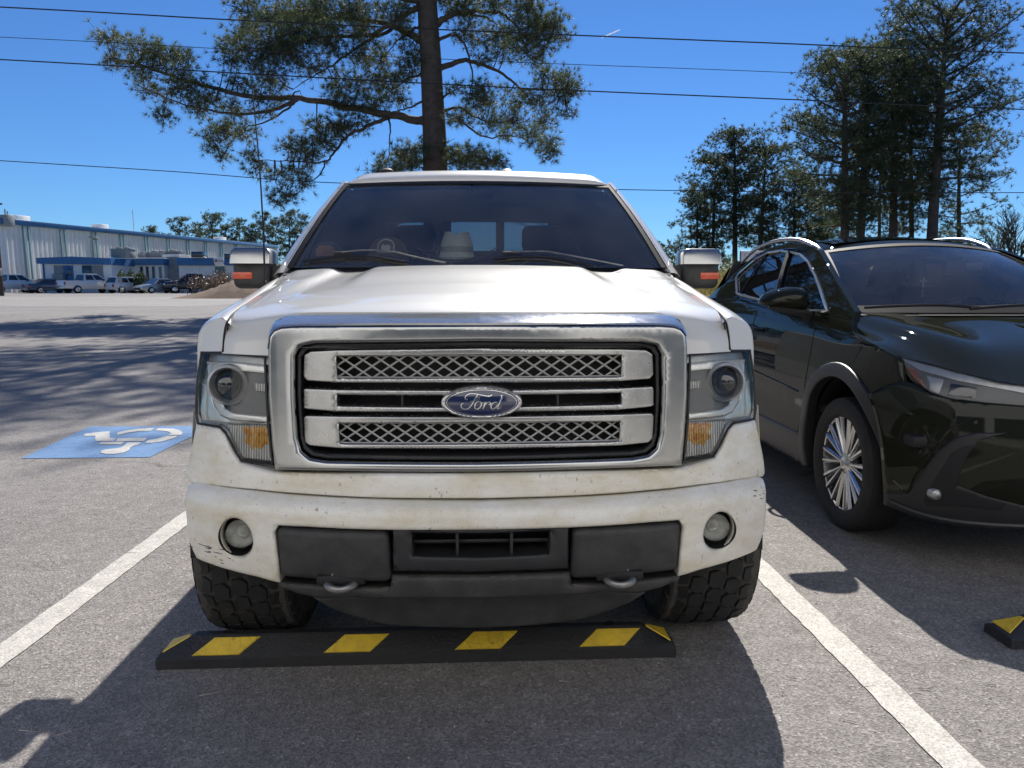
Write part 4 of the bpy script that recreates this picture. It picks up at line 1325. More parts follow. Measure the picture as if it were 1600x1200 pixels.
def half(px, g):               # left-half outline in pixels -> closed symmetric outline in (x, z)
    q = [tl(*p, g) for p in px]
    q[0] = (0.0, q[0][1]); q[-1] = (0.0, q[-1][1])
    return q + [(-x, z) for x, z in reversed(q[1:-1])]
def side(px, g): return [tl(*p, g) for p in px]
def both(name, mk, mat, parent=None, **kw):
    """a left-hand piece and its mirror image"""
    mb = mk()
    a = mb.build(name, mat, parent or truck, **kw)
    b = mb.mirror_x().build(name, mat, parent or truck, **kw)
    return a, b
def circle(cx, cz, rx, rz_, n=28): return [(cx + rx * math.cos(2 * math.pi * k / n), cz + rz_ * math.sin(2 * math.pi * k / n)) for k in range(n)]

# ---- bumper
fogc = tl(369, 842, g_bump)
bump = half([(749, 786), (680, 785), (600, 783), (480, 777), (400, 769), (335, 761), (304, 757), (293, 760), (290, 770), (289, 800), (292, 840), (305, 874), (345, 889), (400, 903), (436, 913), (434, 880), (428, 833), (434, 823), (480, 825), (600, 830), (749, 830)], g_bump)
fr = .056
mb = MB(); patch(mb, bump, [circle(fogc[0], fogc[1], fr, fr * 1.12), circle(-fogc[0], fogc[1], fr, fr * 1.12)], g_bump, 0, .014, .07, .03)
for s in (-1, 1):
    e_ = [min(bump), ]
    xs = -min(p[0] for p in bump)
    zs = np.linspace(.50, .70, 7)
    mb.grid([[(s * (xs - .006), g_bump(xs, z) + .03, z), (s * (xs + .002), g_bump(xs, z) + .1, z), (s * (xs + .004), .46, z)] for z in zs])
bumper = mb.build('bumper', M['paint_dirty'], truck, angle=40)
# scuffs on the corners of the bumper (bare plastic showing)
for cx, cy, dx, dy, n, sd in ((325, 857, 20, 6, 9, 1), (1183, 772, 7, 9, 8, 2), (345, 872, 12, 3, 4, 3)):
    rnd = random.Random(sd); mbs = MB()
    for _ in range(n):
        a = (cx + rnd.gauss(0, dx * .6), cy + rnd.gauss(0, dy * .8)); ln = rnd.uniform(.25, .9) * dx
        P = [tl(a[0] - ln / 2, a[1] - ln * .1, g_bump), tl(a[0], a[1], g_bump), tl(a[0] + ln / 2, a[1] + ln * .12, g_bump)]
        mbs.tube([(x, g_bump(x, z) - .0003, z) for x, z in P], [.0006, .0016, .0005], 4)
    mbs.build('scuff', M['black'], bumper)
# fog lamps
for s in (-1, 1):
    c = (s * abs(fogc[0]), fogc[1]); y0 = g_bump(*c)
    fl = MB().lathe([(.062, -.01), (.060, .015), (.05, .06), (0.001, .065)], 30, (c[0], y0 + .03, c[1]), 'y').build('fog_lamp', M['black'], truck)
    MB().lathe([(.001, -.022), (.02, -.020), (.036, -.012), (.045, .002), (.046, .02)], 30, (c[0] - s * .004, y0 + .022, c[1] + .006), 'y').build('lens', M['glass_clear'], fl)
    MB().lathe([(.046, .008), (.04, .02), (.022, .04), (.012, .02), (.001, .012)], 30, (c[0] - s * .004, y0 + .022, c[1] + .006), 'y').build('reflector', M['frost'], fl)
# painted strip between bumper and grille with its ends rising below the headlights
strip = half([(749, 741), (600, 741), (429, 738), (374, 724), (362, 705), (350, 680), (342, 671), (306, 664), (300, 690), (294, 720), (291, 750), (294, 755), (335, 759), (400, 766), (480, 773), (600, 779), (749, 780)], g_strip)
mb = MB(); patch(mb, strip, [], g_strip, .0, .010, .06, .028)
xs = -min(p[0] for p in strip)
for s in (-1, 1):
    mb.grid([[(s * (xs - .006), g_strip(xs, z) + .03, z), (s * (xs + .004), .46, z)] for z in np.linspace(.70, .93, 6)])
mb.build('front_panel', M['paint_dirty'], truck, angle=40)
# dark backing that closes the front
MB().grid([[(x, .34 + .1 * abs(x) ** 3, z) for z in np.linspace(.44, 1.2, 4)] for x in np.linspace(-.93, .93, 9)]).build('front_backing', M['void'], truck)

# ---- lower plastic: pads, centre intake, valance
both('bumper_pad', lambda: patch(MB(), round_poly(side([(430, 825), (606, 832), (611, 912), (437, 903)], g_bump), .025), [], g_bump, .004, .02, .06, .03), M['pad'])
o = half([(749, 829), (613, 829), (614, 896), (749, 897)], g_bump); h = half([(749, 837), (642, 836), (645, 872), (749, 874)], g_bump)
intake = patch(MB(), o, [h], g_bump, .012, .008, .10, .03).build('intake_frame', M['black'], truck)
mb = MB()
for px in (714, 800):
    x = tl(px, 850, g_bump)[0]; z1, z0 = tl(px, 835, g_bump)[1], tl(px, 874, g_bump)[1]
    mb.box((x, .06, (z0 + z1) / 2), (.010, .06, z1 - z0 + .02), .003)
z_ = tl(749, 858, g_bump)[1]; mb.box((0, .085, z_), (.44, .02, .012), .003)
mb.build('intake_bar', M['black'], intake)
val = half([(749, 895), (613, 895), (611, 914), (437, 905), (438, 912), (470, 924), (500, 930), (560, 929), (660, 931), (749, 931)], g_val)
patch(MB(), val, [], g_val, -.03, .014, .10, .03).build('valance', M['dam'], truck)
dam = half([(749, 925), (560, 926), (490, 932), (520, 949), (560, 962), (600, 972), (660, 977), (749, 979)], g_dam)
patch(MB(), dam, [], g_dam, -.02, .012, .10, .03).build('air_dam', M['dam'], truck)
for s in (-1, 1):
    cx, cz = s * .425, .432
    P = [(cx - .026, .15, cz + .036), (cx - .030, .09, cz + .032), (cx - .044, .050, cz + .022), (cx - .030, .020, cz + .014), (cx, .010, cz + .010), (cx + .030, .020, cz + .014), (cx + .044, .050, cz + .022), (cx + .030, .09, cz + .032), (cx + .026, .15, cz + .036)]
    MB().tube(cr(np.array(P), 5), .0115, 10).build('tow_hook', M['steel'], truck)
    MB().box((cx, .06, cz + .03), (.15, .06, .035), .012).build('hook_recess', M['void'], truck)
    mb = MB()
    for dx in (-.025, .025): mb.box((cx + dx, .045, cz + .038), (.006, .02, .05), .002)
    mb.build('hook_prong', M['steel'], truck)

# ---- grille
fo = half([(749, 507), (470, 508), (440, 510), (427, 515), (420, 525), (418, 545), (419, 620), (424, 690), (429, 734), (500, 736), (749, 738)], g_gr)
fi = half([(749, 533), (490, 536), (468, 541), (460, 556), (460, 620), (464, 685), (470, 706), (484, 717), (510, 721), (749, 723)], g_gr)
grille = patch(MB(), fo, [fi], g_gr, -.005, .012, .12, .022).build('grille', M['satin'], truck, angle=45)
g_up = lambda x, z: g_gr(x, z) + .055
lo_ = [tl(*p, g_gr) for p in ((749, 508), (600, 508), (470, 509), (440, 511), (427, 516), (420, 527), (418, 545))]
up_ = [tl(*p, g_up) for p in ((749, 490), (600, 491), (470, 493), (444, 495), (430, 501), (421.5, 513), (418, 540))]
rows = []
for (xa, za), (xb, zb_) in zip(lo_, up_):
    rows.append([(xa, g_gr(xa, za) - .004, za), (xa * .97 + xb * .03, g_gr(xa, za) - .001, za + (zb_ - za) * .2), (xb, g_up(xb, zb_), zb_), (xb, g_up(xb, zb_) + .04, zb_ + .002)])
A_ = np.array(rows); A_[0, :, 0] = 0
Bm = A_[::-1].copy(); Bm[:, :, 0] *= -1
MB().grid(np.vstack([A_, Bm[1:]])).build('top_bevel', M['chrome'], grille, angle=30)
lip_o = half([(749, 534), (490, 537), (469, 542), (461, 556), (461, 620), (465, 685), (471, 705), (485, 716), (510, 720), (749, 722)], g_gr)
lip_i = half([(749, 541), (495, 543), (476, 548), (467, 560), (467, 620), (470, 683), (476, 700), (489, 710), (512, 713), (749, 715)], g_gr)
patch(MB(), lip_o, [lip_i], g_gr, .022, .006, .10, .022).build('inner_lip', M['black'], grille)
MB().grid([[(x, g_gr(x, 1.0) + .135, z) for z in (.78, 1.0, 1.24)] for x in np.linspace(-.64, .64, 7)]).build('grille_backing', M['void'], grille)
def bar(outer, hole, off):
    o = round_poly(half(outer, g_gr), .004, 2); h = half(hole, g_gr)
    patch(MB(), o, [h], g_gr, off, .0045, .05, .013).build('grille_bar', M['satin_bar'], grille, angle=45)
    return h
m1 = bar([(749, 545), (525, 548), (482, 550), (471, 556), (470, 590), (476, 597), (525, 600), (749, 600)], [(749, 556), (522, 558), (524, 593), (749, 592)], .030)
m2 = bar([(749, 612), (525, 611), (472, 609), (470, 612), (470, 640), (475, 642), (525, 646), (749, 646)], [(749, 620), (523, 619), (524, 637), (749, 639)], .030)
m3 = bar([(749, 654), (525, 653), (474, 652), (470, 656), (472, 694), (480, 700), (525, 704), (749, 705)], [(749, 663), (526, 665), (528, 697), (749, 697)], .030)
def mesh_insert(h):
    W_ = max(p[0] for p in h) + .002; z0 = min(p[1] for p in h) - .001; z1 = max(p[1] for p in h) + .001
    H_ = z1 - z0; dx = H_ * 1.5; mb = MB()
    n = round(2 * W_ / (dx / 2)); step = 2 * W_ / n; dx = step * 2
    for sg in (1, -1):
        for k in range(-2, n + 1):
            a = (-W_ + k * step, 0.0); b = (a[0] + dx, 1.0)
            t0, t1 = max(0, (-W_ - a[0]) / dx), min(1, (W_ - a[0]) / dx)
            if t1 - t0 < .02: continue
            P = []
            for t in (t0, (t0 + t1) / 2, t1):
                x = (a[0] + dx * t) * sg; z = z0 + H_ * t
                P.append((x, g_gr(x, z) + .046 + (.002 if sg > 0 else 0), z))
            mb.tube(P, .0031, 4, cap=False)
    for zz in (z0 + .003, z1 - .003):
        mb.tube([(x, g_gr(x, zz) + .042, zz) for x in np.linspace(-W_, W_, 9)], .0028, 4)
    mb.build('grille_mesh', M['mesh'], grille, angle=60)
mesh_insert(m1); mesh_insert(m3)
mb = MB()
for x in (-.24, .24): mb.box((x, g_gr(x, 1.) + .06, 1.0), (.006, .03, .06))
mb.build('grille_rib', M['black'], grille)

# emblem with its script
ec = tl(753.5, 629.5, g_gr); ec = (0.004, ec[1])
EA, EB = .1235, .0500
def g_em(x, z):
    r2 = ((x - ec[0]) / EA) ** 2 + ((z - ec[1]) / EB) ** 2
    return g_gr(0, 1.0) + .012 + .012 * min(r2, 1.2)
mb = MB(); patch(mb, circle(ec[0], ec[1], EA, EB, 48), [circle(ec[0], ec[1], EA * .89, EB * .80, 48)], g_em, -.018, .006, .05, .02)
emb = mb.build('emblem', M['chrome'], grille, angle=50)
patch(MB(), circle(ec[0], ec[1], EA * .895, EB * .81, 48), [], g_em, -.012, .0, .02, .01).build('emblem_face', M['emblem'], emb) if False else None
patch(MB(), circle(ec[0], ec[1], EA * .895, EB * .81, 48), [], g_em, -.0125, .0, .02, .01).build('emblem_face', M['emblem'], grille)
def eline(pts, w, mb):
    pts = cr(np.array(pts, float), 6); n = len(pts)
    ws = np.interp(np.linspace(0, 1, n), np.linspace(0, 1, len(w)), w)
    # crop pixels (640,580 + /6.957) relative to the emblem centre (797,342)
    Q = [(ec[0] + (x - 797) / 6.957 * .0019, ec[1] - (y - 342) / 6.957 * .0019) for x, y in pts]
    L, Rr = [], []
    for i in range(n):
        a, b = np.array(Q[max(i - 1, 0)]), np.array(Q[min(i + 1, n - 1)])
        t = (b - a) / max(np.linalg.norm(b - a), 1e-9); nn = np.array([-t[1], t[0]]) * ws[i] * .5 / 6.957 * .0019
        L.append(np.array(Q[i]) + nn); Rr.append(np.array(Q[i]) - nn)
    rows = []
    for i in range(n):
        f = lambda p, o: (p[0], g_em(p[0], p[1]) - .0125 - o, p[1])
        rows.append([f(L[i], 0), f(L[i] * .7 + Rr[i] * .3, .0022), f(L[i] * .3 + Rr[i] * .7, .0022), f(Rr[i], 0)])
    mb.grid(rows)
mb = MB()
eline([(912, 246), (900, 262), (870, 268), (820, 260), (770, 248), (710, 240), (660, 242), (625, 262), (613, 288), (625, 304), (645, 296)], [8, 22, 24, 18, 13, 12, 14, 17, 18, 16, 10], mb)      # head stroke of the F
eline([(755, 250), (730, 285), (705, 330), (680, 370), (650, 402), (610, 412), (578, 400), (568, 375), (580, 350), (600, 345)], [14, 18, 20, 22, 20, 18, 18, 18, 16, 8], mb)                       # stem and tail of the F
eline([(670, 330), (700, 318), (735, 312), (765, 300), (772, 285), (760, 277), (748, 290), (752, 308)], [8, 12, 10, 9, 8, 8, 8, 6], mb)                                                         # cross stroke and curl
eline([(770, 325), (740, 335), (722, 370), (722, 402), (748, 412), (778, 395), (792, 360), (785, 330), (765, 328)], [16, 20, 20, 18, 18, 20, 20, 16, 12], mb)                                   # o
eline([(790, 335), (812, 345), (838, 332), (826, 370), (808, 412)], [8, 10, 16, 22, 22], mb)
eline([(815, 385), (845, 350), (872, 333), (892, 340), (888, 358), (872, 362)], [10, 14, 16, 18, 16, 10], mb)                                                                                 # r
eline([(965, 338), (935, 336), (906, 362), (898, 395), (915, 412), (945, 402), (972, 365)], [14, 16, 20, 20, 18, 16, 14], mb)
eline([(1036, 264), (1010, 262), (1020, 285), (1000, 330), (975, 385), (968, 408), (990, 408), (1020, 375)], [6, 14, 20, 22, 22, 18, 12, 5], mb)                                                # d
mb.build('lettering', M['silver'], grille, recalc=False)
ring = circle(797, 342, 388, 142, 60)
mb = MB(); eline(ring + ring[:1], [9, 9], mb); mb.build('lettering_ring', M['silver'], grille, recalc=False)

# ---- headlights
HL = [(314, 551), (350, 552), (413, 557), (415, 600), (418, 660), (425, 726), (374, 720), (364, 701), (351, 676), (341, 667), (308, 662), (305, 645), (307, 600)]
def lampside(px, off, R, depth, step=.02, dome=0.0):
    return lambda: patch(MB(), side(px, g_lamp), [], g_lamp, off, R, depth, step, dome)
M['lamp_grey'] = pbr('lamp_grey', (0.46, 0.47, 0.48), 0.3, .5, var=.25, vscale=20)
def ribbed():
    m, nt, b, out = newmat('ribbed_lens')
    co = objco(nt)
    w = N(nt, 'ShaderNodeTexWave', wave_type='BANDS', bands_direction='X', Scale=34.0, Distortion=0.0); nt.links.new(co, w.inputs[0])
    bp = N(nt, 'ShaderNodeBump', Strength=1.0, Distance=.006); nt.links.new(w.outputs[1], bp.inputs['Height']); nt.links.new(bp.outputs[0], b.inputs['Normal'])
    nt.links.new(mixc(nt, w.outputs[1], (.30, .29, .27), (.86, .85, .81)), b.inputs['Base Color'])
    b.inputs['Roughness'].default_value = .22; b.inputs['Metallic'].default_value = .1; b.inputs['Coat Weight'].default_value = .6
    return m
M['ribbed'] = ribbed()
def ribamber():
    m, nt, b, out = newmat('ribbed_amber')
    co = objco(nt)
    w = N(nt, 'ShaderNodeTexWave', wave_type='BANDS', bands_direction='X', Scale=34.0, Distortion=.3); nt.links.new(co, w.inputs[0])
    bp = N(nt, 'ShaderNodeBump', Strength=1.0, Distance=.006); nt.links.new(w.outputs[1], bp.inputs['Height']); nt.links.new(bp.outputs[0], b.inputs['Normal'])
    f = ramp(nt, noise(nt, co, 70, 3, .7), [(.36, 0), (.56, 1)])
    nt.links.new(mixc(nt, 1.0, mixc(nt, f, (.85, .24, .02), (1.0, .58, .10)), ramp(nt, w.outputs[1], [(0, .55), (1, 1.1)]), 'MULTIPLY'), b.inputs['Base Color'])
    b.inputs['Roughness'].default_value = .2; b.inputs['Coat Weight'].default_value = .6; b.inputs['Metallic'].default_value = .3
    return m
M['ribamber'] = ribamber()
hl = both('headlight', lampside(HL, .045, .0, .08), M['lamp_grey'])
CH = [(319, 566), (360, 567), (413, 572), (414, 585), (345, 578), (334, 578), (335, 600), (340, 622), (348, 640), (360, 647), (416, 653), (417, 662), (356, 657), (340, 650), (330, 632), (322, 600)]
PK = [(334, 578), (345, 578), (414, 585), (416, 653), (360, 647), (348, 640), (340, 622), (335, 600)]
TS = [(352, 665), (417, 666), (423, 723), (377, 717), (367, 699)]
LO = [(309, 600), (320, 604), (329, 636), (340, 652), (356, 659), (417, 664), (352, 664), (342, 664), (310, 659), (307, 645)]
AM = [(376, 671), (384, 667), (396, 669), (410, 667), (417, 670), (419, 686), (420, 698), (412, 696), (406, 704), (396, 700), (391, 706), (386, 696), (379, 692), (382, 682)]
pc = tl(355, 602, g_lamp); pcr = .0525
for s, par in zip((-1, 1), hl):
    def bl(name, mk, mat, **kw):
        mb = mk()
        return (mb if s < 0 else mb.mirror_x()).build(name, mat, par, **kw)
    bl('chrome_surround', lampside(CH, .022, .004, .03), M['lamp_chrome'])
    bl('lamp_pocket', lampside(PK, .040, .0, .01), M['lampdark'])
    bl('lower_reflector', lampside(LO, .034, .004, .01), M['lamp_chrome'])
    bl('turn_signal', lampside(TS, .018, .004, .02, .012), M['ribbed'])
    bl('turn_bulb', lampside(AM, .0155, .002, .004, .010), M['ribamber'])
    y0 = g_lamp(*pc)
    def proj():
        return MB().lathe([(pcr * 1.28, .03), (pcr * 1.26, .005), (pcr * 1.10, .0), (pcr, .012), (pcr * .98, .03)], 40, (pc[0], y0 - .002, pc[1]), 'y')
    bl('projector_bezel', proj, M['lamp_grey'])
    bl('projector_lens', lambda: MB().lathe([(.001, -.020), (.015, -.0185), (.03, -.012), (.042, -.001), (pcr * .97, .016)], 40, (pc[0], y0 + .012, pc[1]), 'y'), M['projector'])
    def led():
        q = side([(394, 600), (412, 601), (413, 614), (395, 612)], g_lamp); mb = MB()
        patch(mb, q, [], g_lamp, .022, .003, .02, .01)
        return mb
    lb_ = bl('led_module', led, M['ribbed'])
    bl('clear_cover', lampside(HL, .0, .010, .03, .02), M['glass_clear'])
# black seals round the lamps
def seal():
    mb = MB(); q = side(HL, g_lamp); q3 = [(x, g_lamp(x, z) + .006, z) for x, z in resample(q, .03)]
    mb.tube(q3, .0045, 6, closed=True); return mb
both('lamp_seal', seal, M['black'])

# ---- hood
SEAM = [(347, 549, None), (349, 522, None), (354, 501, None), (366, 487, .46), (395, 467, .80), (425, 446, 1.22), (442, 429, 1.52)]
seam = []
for px, py, y in SEAM:
    if y is None:
        x, z = tl(px, py, g_lamp); seam.append((x, g_lamp(x, z), z))
    else: seam.append(tuple(tl3(px, py, y)))
seam = np.array(seam)
def seam_at(y):
    s = seam[2:]; return np.interp(y, s[:, 1], s[:, 0]), np.interp(y, s[:, 1], s[:, 2])
zch = tl(749, 490, g_gr)[1]
def sst(a, b, t):
    t = min(max((t - a) / (b - a), 0), 1); return t * t * (3 - 2 * t)
def hood_z(y, s):
    xs, zs = seam_at(max(y, seam[2][1]))
    zc = np.interp(y, [.13, .18, .24, .35, .6, .9, 1.33, 1.55], [zch - .012, zch + .010, zch + .031, zch + .056, zch + .092, zch + .122, zch + .160, zch + .172])
    z = zc - (zc - zs) * abs(s) ** 2.4
    x = abs(xs * s)
    up = sst(.55, 1.15, y)
    z += .020 * up * (1 - sst(.46, .54, x))                                   # raised centre
    z += .022 * sst(.45, 1.1, y) * sst(.62 + .06 * (1.3 - y), .70 + .07 * (1.3 - y), x) * (1 - sst(.90, 1.0, abs(s)))  # outer shoulder
    return z
cols = np.linspace(-1, 1, 81)
rows = []
xe, ye, ze = seam[2]
def lead_y(x):            # leading edge line of the hood in plan
    return max(g_gr(x, zch) + .03, g_lamp(x, zch)) if abs(x) < .66 else g_lamp(x, zch)
front = []
for zz, dy in ((1.128, 0.0), (1.165, .0), (1.195, .004)):
    r = []
    for s in cols:
        x = s * abs(np.interp(zz, [seam[0][2], seam[1][2], seam[2][2]], [seam[0][0], seam[1][0], seam[2][0]]))
        w = sst(.60, .66, abs(x))
        r.append((x, g_lamp(x, zz) * w + (g_gr(x, zz) + .10) * (1 - w) + dy, zz))
    rows.append(r)
NB = 34
for k in range(NB):
    u = k / (NB - 1)
    r = []
    for s in cols:
        xw = abs(xe)
        yf = lead_y(s * xw) * 1.0
        ye_ = 1.335 + .17 * abs(s) ** 2
        y = yf + (ye_ - yf) * u ** 1.5
        xs, zs = seam_at(max(y, seam[2][1]))
        x = s * abs(xs)
        z = hood_z(y, s)
        roll = math.exp(-(u / .075) ** 1.3)
        edge = sst(.55, .66, abs(x))
        z -= roll * (.028 * edge + .004)
        y += roll * (0.012 * edge)
        r.append((x, y, z))
    rows.append(r)
mb = MB(); mb.grid(rows)
hood = mb.build('hood', M['paint'], truck, angle=55)

both('shut_line', lambda: MB().tube([(x + .004, y - .003, z - .002) for x, y, z in cr(seam, 5)], .0038, 6), M['void'])

# ---- fenders (crown, flank, arch)
AXF, AXR, TR = .80, 4.45, .425
def arch_z(y, ax_, r): 
    d = abs(y - ax_)
    return TR + .02 + math.sqrt(r * r - d * d) if d < r else 0
def fender():
    st0 = [tl(*p, g_lamp) for p in ((354, 501), (343, 497), (331, 502), (321, 515), (313, 549))]
    st0 = [(x, g_lamp(x, z), z) for x, z in st0]
    rails = [[(st0[0][0] + .03, st0[0][1] + .05, st0[0][2] - .06)]] + [[p] for p in st0]
    for y in (.42, .55, .75, 1.0, 1.3, 1.6):
        xs, zs = seam_at(y); xo = np.interp(y, [.42, .55, .75, 1.0, 1.6], [-.955, -.968, -.98, -.99, -1.0])
        pts = [(xs + .03, y, zs - .06), (xs + .003, y, zs - .004), (xs - (abs(xo) - abs(xs)) * .45, y, zs - .006), (xo + .016, y, zs - .045), (xo, y, zs - .11), (xo - .004, y, 1.02)]
        for r, p in zip(rails, pts): r.append(p)
    mb = MB(); G = loft(rails, 4, 5); mb.grid(G)
    ff = cr(np.array([(p[0], p[2]) for p in st0]), 4)
    patch(mb, [tuple(q) for q in ff] + [tl(346, 549, g_lamp)], [], g_lamp, 0, 0, .02, .03)
    rows = []
    for y in np.linspace(.40, 1.62, 40):
        za = max(arch_z(y, AXF, .50), .50); top = 1.02
        xo = np.interp(y, [.40, .55, .75, 1.0, 1.6], [-.952, -.968, -.98, -.99, -1.004])
        rows.append([(xo + (.02 if z < .8 else 0), y, z) for z in np.linspace(top, max(za, .46), 8)] + [(xo + .10, y, max(za, .46) - .005)])
    mb.grid(rows)
    return mb
both('fender', fender, M['paint'], angle=50)
# wheel housings
both('wheel_housing', lambda: MB().grid([[(-.97 + .36 * t, AXF + .50 * math.cos(a), TR + .02 + .50 * math.sin(a)) for t in (0, 1)] for a in np.linspace(0, math.pi, 20)]), M['void'])
# underbody
MB().box((0, 3.0, .62), (1.2, 5.2, .16), .04).build('chassis', M['void'], truck)
MB().box((0, .85, .42), (1.4, .12, .12), .04).build('axle', M['void'], truck)
MB().box((0, .62, .42), (1.1, .30, .06), .02).build('skid_plate', M['void'], truck)

# ---- cab
def ws_pt(s, t):      # s across -1..1, t up 0..1 ; windscreen surface
    b = Vector((.925 * s, 1.36 + .17 * s * s, 1.435)); T = Vector((.735 * s, 1.985 + .13 * s * s, 1.905))
    p = b.lerp(T, t); p.z += .02 * math.sin(math.pi * t); return p
def g_ws(x, z):
    t = min(max((z - 1.435) / .47, -.2), 1.2); w = .925 + (.735 - .925) * t
    return 1.36 + (1.985 - 1.36) * t + (.17 + (.13 - .17) * t) * (x / w) ** 2
MB().grid([[tuple(ws_pt(s, t)) for t in np.linspace(0, 1, 14)] for s in np.linspace(-1, 1, 33)]).build('windshield', M['glass'], truck)
mb = MB()
mb.grid([[tuple(ws_pt(s, t) + Vector((0, -.004, .004))) for t in (.945, .975, 1.0)] for s in np.linspace(-1, 1, 33)])
for sg in (-1, 1): mb.grid([[tuple(ws_pt(sg * s, t) + Vector((0, -.004, .004))) for t in np.linspace(0, 1, 14)] for s in (.955, .98, 1.0)])
mb.build('windshield_border', M['void'], truck)
MB().grid([[(x_, y_, z_) for y_, z_ in ((1.30 + .17 * s * s, 1.395), (1.345 + .17 * s * s, 1.415), (1.40 + .17 * s * s, 1.432))] for s in np.linspace(-1, 1, 25) for x_ in (s * .93,)]).build('cowl', M['black'], truck)
def pillar():
    mb = MB(); rows = []
    for t in np.linspace(-.06, 1.02, 12):
        p = ws_pt(-1, t)
        o = Vector((-.050 + .012 * t, .055, -.012)); 
        rows.append([tuple(p + Vector((.012, -.004, .010))), tuple(p + o * .35 + Vector((0, -.004, .012))), tuple(p + o + Vector((.0, .0, .004))), tuple(p + o + Vector((.03, .05, -.02))), tuple(p + Vector((.03, .05, -.03)))])
    return mb.grid(rows, close_v=True)
both('windshield_pillar', pillar, M['paint'], angle=60)
rows = []
for s in np.linspace(-1, 1, 41):
    a = abs(s)
    e = 1 - .0 * a
    r = []
    for y, z, w in ((1.975, 1.902, .755), (1.985, 1.925, .757), (2.03, 1.955, .755), (2.15, 1.985, .752), (2.5, 2.012, .75), (3.2, 2.015, .75), (3.9, 1.99, .745), (4.22, 1.94, .74), (4.26, 1.88, .74)):
        k = 1 - min(1, (1 - a) / .20)
        drop = .075 * k ** 2.2 + .012 * a * a
        yy = y + (.13 * s * s if y < 2.1 else .13 * s * s * max(0, 1 - (y - 2.1) / .5))
        r.append((s * w, yy, z - drop * (1 if y > 2.0 else .35)))
    rows.append(r)
G = np.array([cr(np.array(r), 4) for r in rows])
MB().grid(G).build('roof', M['paint'], truck, angle=60)
for px, m_ in ((605, 'void'), (791, 'steel')):
    p = tl3(px, 271, 2.25)
    MB().lathe([(.001, .024), (.02, .022), (.034, .012), (.038, -.02)], 16, (p.x, 2.25, 1.985), 'z').build('roof_lamp', M[m_], truck)
both('added_window_backing', lambda: MB().grid([[(-.925 + .195 * t, y, 1.33 + .55 * t) for t in np.linspace(0, 1, 5)] for y in (2.12, 2.8, 3.6, 4.17)]).grid([[(-.925 + .195 * t, y + .50 * t * (2.12 - y) / .5, 1.33 + .55 * t) for t in np.linspace(0, 1, 6)] for y in (1.60, 1.85, 2.12)]), M['interior'])  # dark panel added inside the side windows to kill bright reflections
both('side_window', lambda: MB().grid([[(-.96 + .21 * t, y, 1.35 + .53 * t) for t in np.linspace(0, 1, 5)] for y in (2.05, 2.6, 3.3, 4.2)]).grid([[(-.96 + .21 * t, y + .52 * t * (2.05 - y) / .5, 1.35 + .53 * t) for t in np.linspace(0, 1, 6)] for y in (1.55, 1.8, 2.05)]), M['glass_dark'])
def cabside():
    mb = MB()
    for y0, y1 in ((1.60, 2.06), (2.60, 2.72), (3.98, 4.25)):
        mb.grid([[(-.968 + .215 * t, y0 + (y1 - y0) * u + (.45 * t if y0 < 1.7 and u > .9 and t < .9 else 0) * 0, 1.34 + .55 * t) for t in np.linspace(0, 1 if y0 > 1.7 else .25, 4)] for u in (0, 1)])
    return mb
both('door_pillar', cabside, M['black'])
for y0, y1 in ((1.625, 2.655), (2.665, 3.70)):
    both('door', lambda: MB().grid([[(x, y, z) for x, z in ((-.94, 1.36), (-.985, 1.32), (-1.004, 1.18), (-1.006, .95), (-1.0, .72), (-.97, .52))] for y in np.linspace(y0, y1, 6)]), M['paint'])
def bed():
    rows = []
    for y in np.linspace(3.71, 5.85, 50):
        za = max(arch_z(y, AXR, .50), .52)
        rows.append([(-.95, y, 1.36), (-1.0, y, 1.33)] + [(-1.005, y, z) for z in np.linspace(1.2, za, 7)])
    return MB().grid(rows)
both('bed_side', bed, M['paint'])
MB().box((0, 5.84, .98), (1.9, .06, .74), .02).build('tailgate', M['paint'], truck)
MB().box((0, 4.95, .80), (1.8, 1.7, .06), .01).build('bed_floor', M['void'], truck)

# cab interior
def ybk(x, z): return 4.18
hs_ = [side([(622, 347), (690, 346), (690, 392), (618, 392)], ybk), side([(705, 345), (775, 345), (775, 392), (705, 392)], ybk), side([(788, 346), (856, 347), (860, 392), (788, 392)], ybk)]
patch(MB(), [(-.95, .9), (.95, .9), (.95, 1.36), (.75, 1.93), (-.75, 1.93), (-.95, 1.36)], hs_, ybk, 0, 0, .03, .15).build('cab_back', M['interior'], truck)
for h in hs_:
    patch(MB(), h, [], lambda x, z: 4.2, 0, 0, .004, .2).build('rear_window', M['glass_rear'], truck)
MB().grid([[(x, y, z) for y, z in ((1.45, 1.40), (1.58, 1.435), (1.9, 1.46), (2.02, 1.44), (2.06, 1.30), (2.08, 1.0))] for x in np.linspace(-.92, .92, 9)]).build('dashboard', M['interior'], truck)
MB().box((0, 3.1, .86), (1.86, 2.3, .1)).build('cab_floor', M['void'], truck)
MB().grid([[(x, y, 1.885 - .03 * abs(x)) for y in (2.06, 3.0, 4.2)] for x in (-.73, 0, .73)]).build('headliner', M['interior'], truck)
for x in (-.42, .42):
    mb = MB(); mb.box((x, 2.92, 1.22), (.5, .16, .66), .07); mb.box((x, 2.72, .95), (.5, .5, .14), .05); mb.box((x, 2.95, 1.66), (.27, .10, .18), .045); mb.tube([(x - .06, 2.95, 1.5), (x - .06, 2.95, 1.62)], .008, 6); mb.tube([(x + .06, 2.95, 1.5), (x + .06, 2.95, 1.62)], .008, 6)
    mb.build('seat', M['interior'], truck)
mb = MB(); mb.box((0, 3.85, 1.2), (1.5, .16, .62), .06)
for x in (-.45, .45): mb.box((x, 3.86, 1.57), (.26, .1, .14), .04)
mb.build('rear_seat', M['interior'], truck)
mb = MB(); pts = []
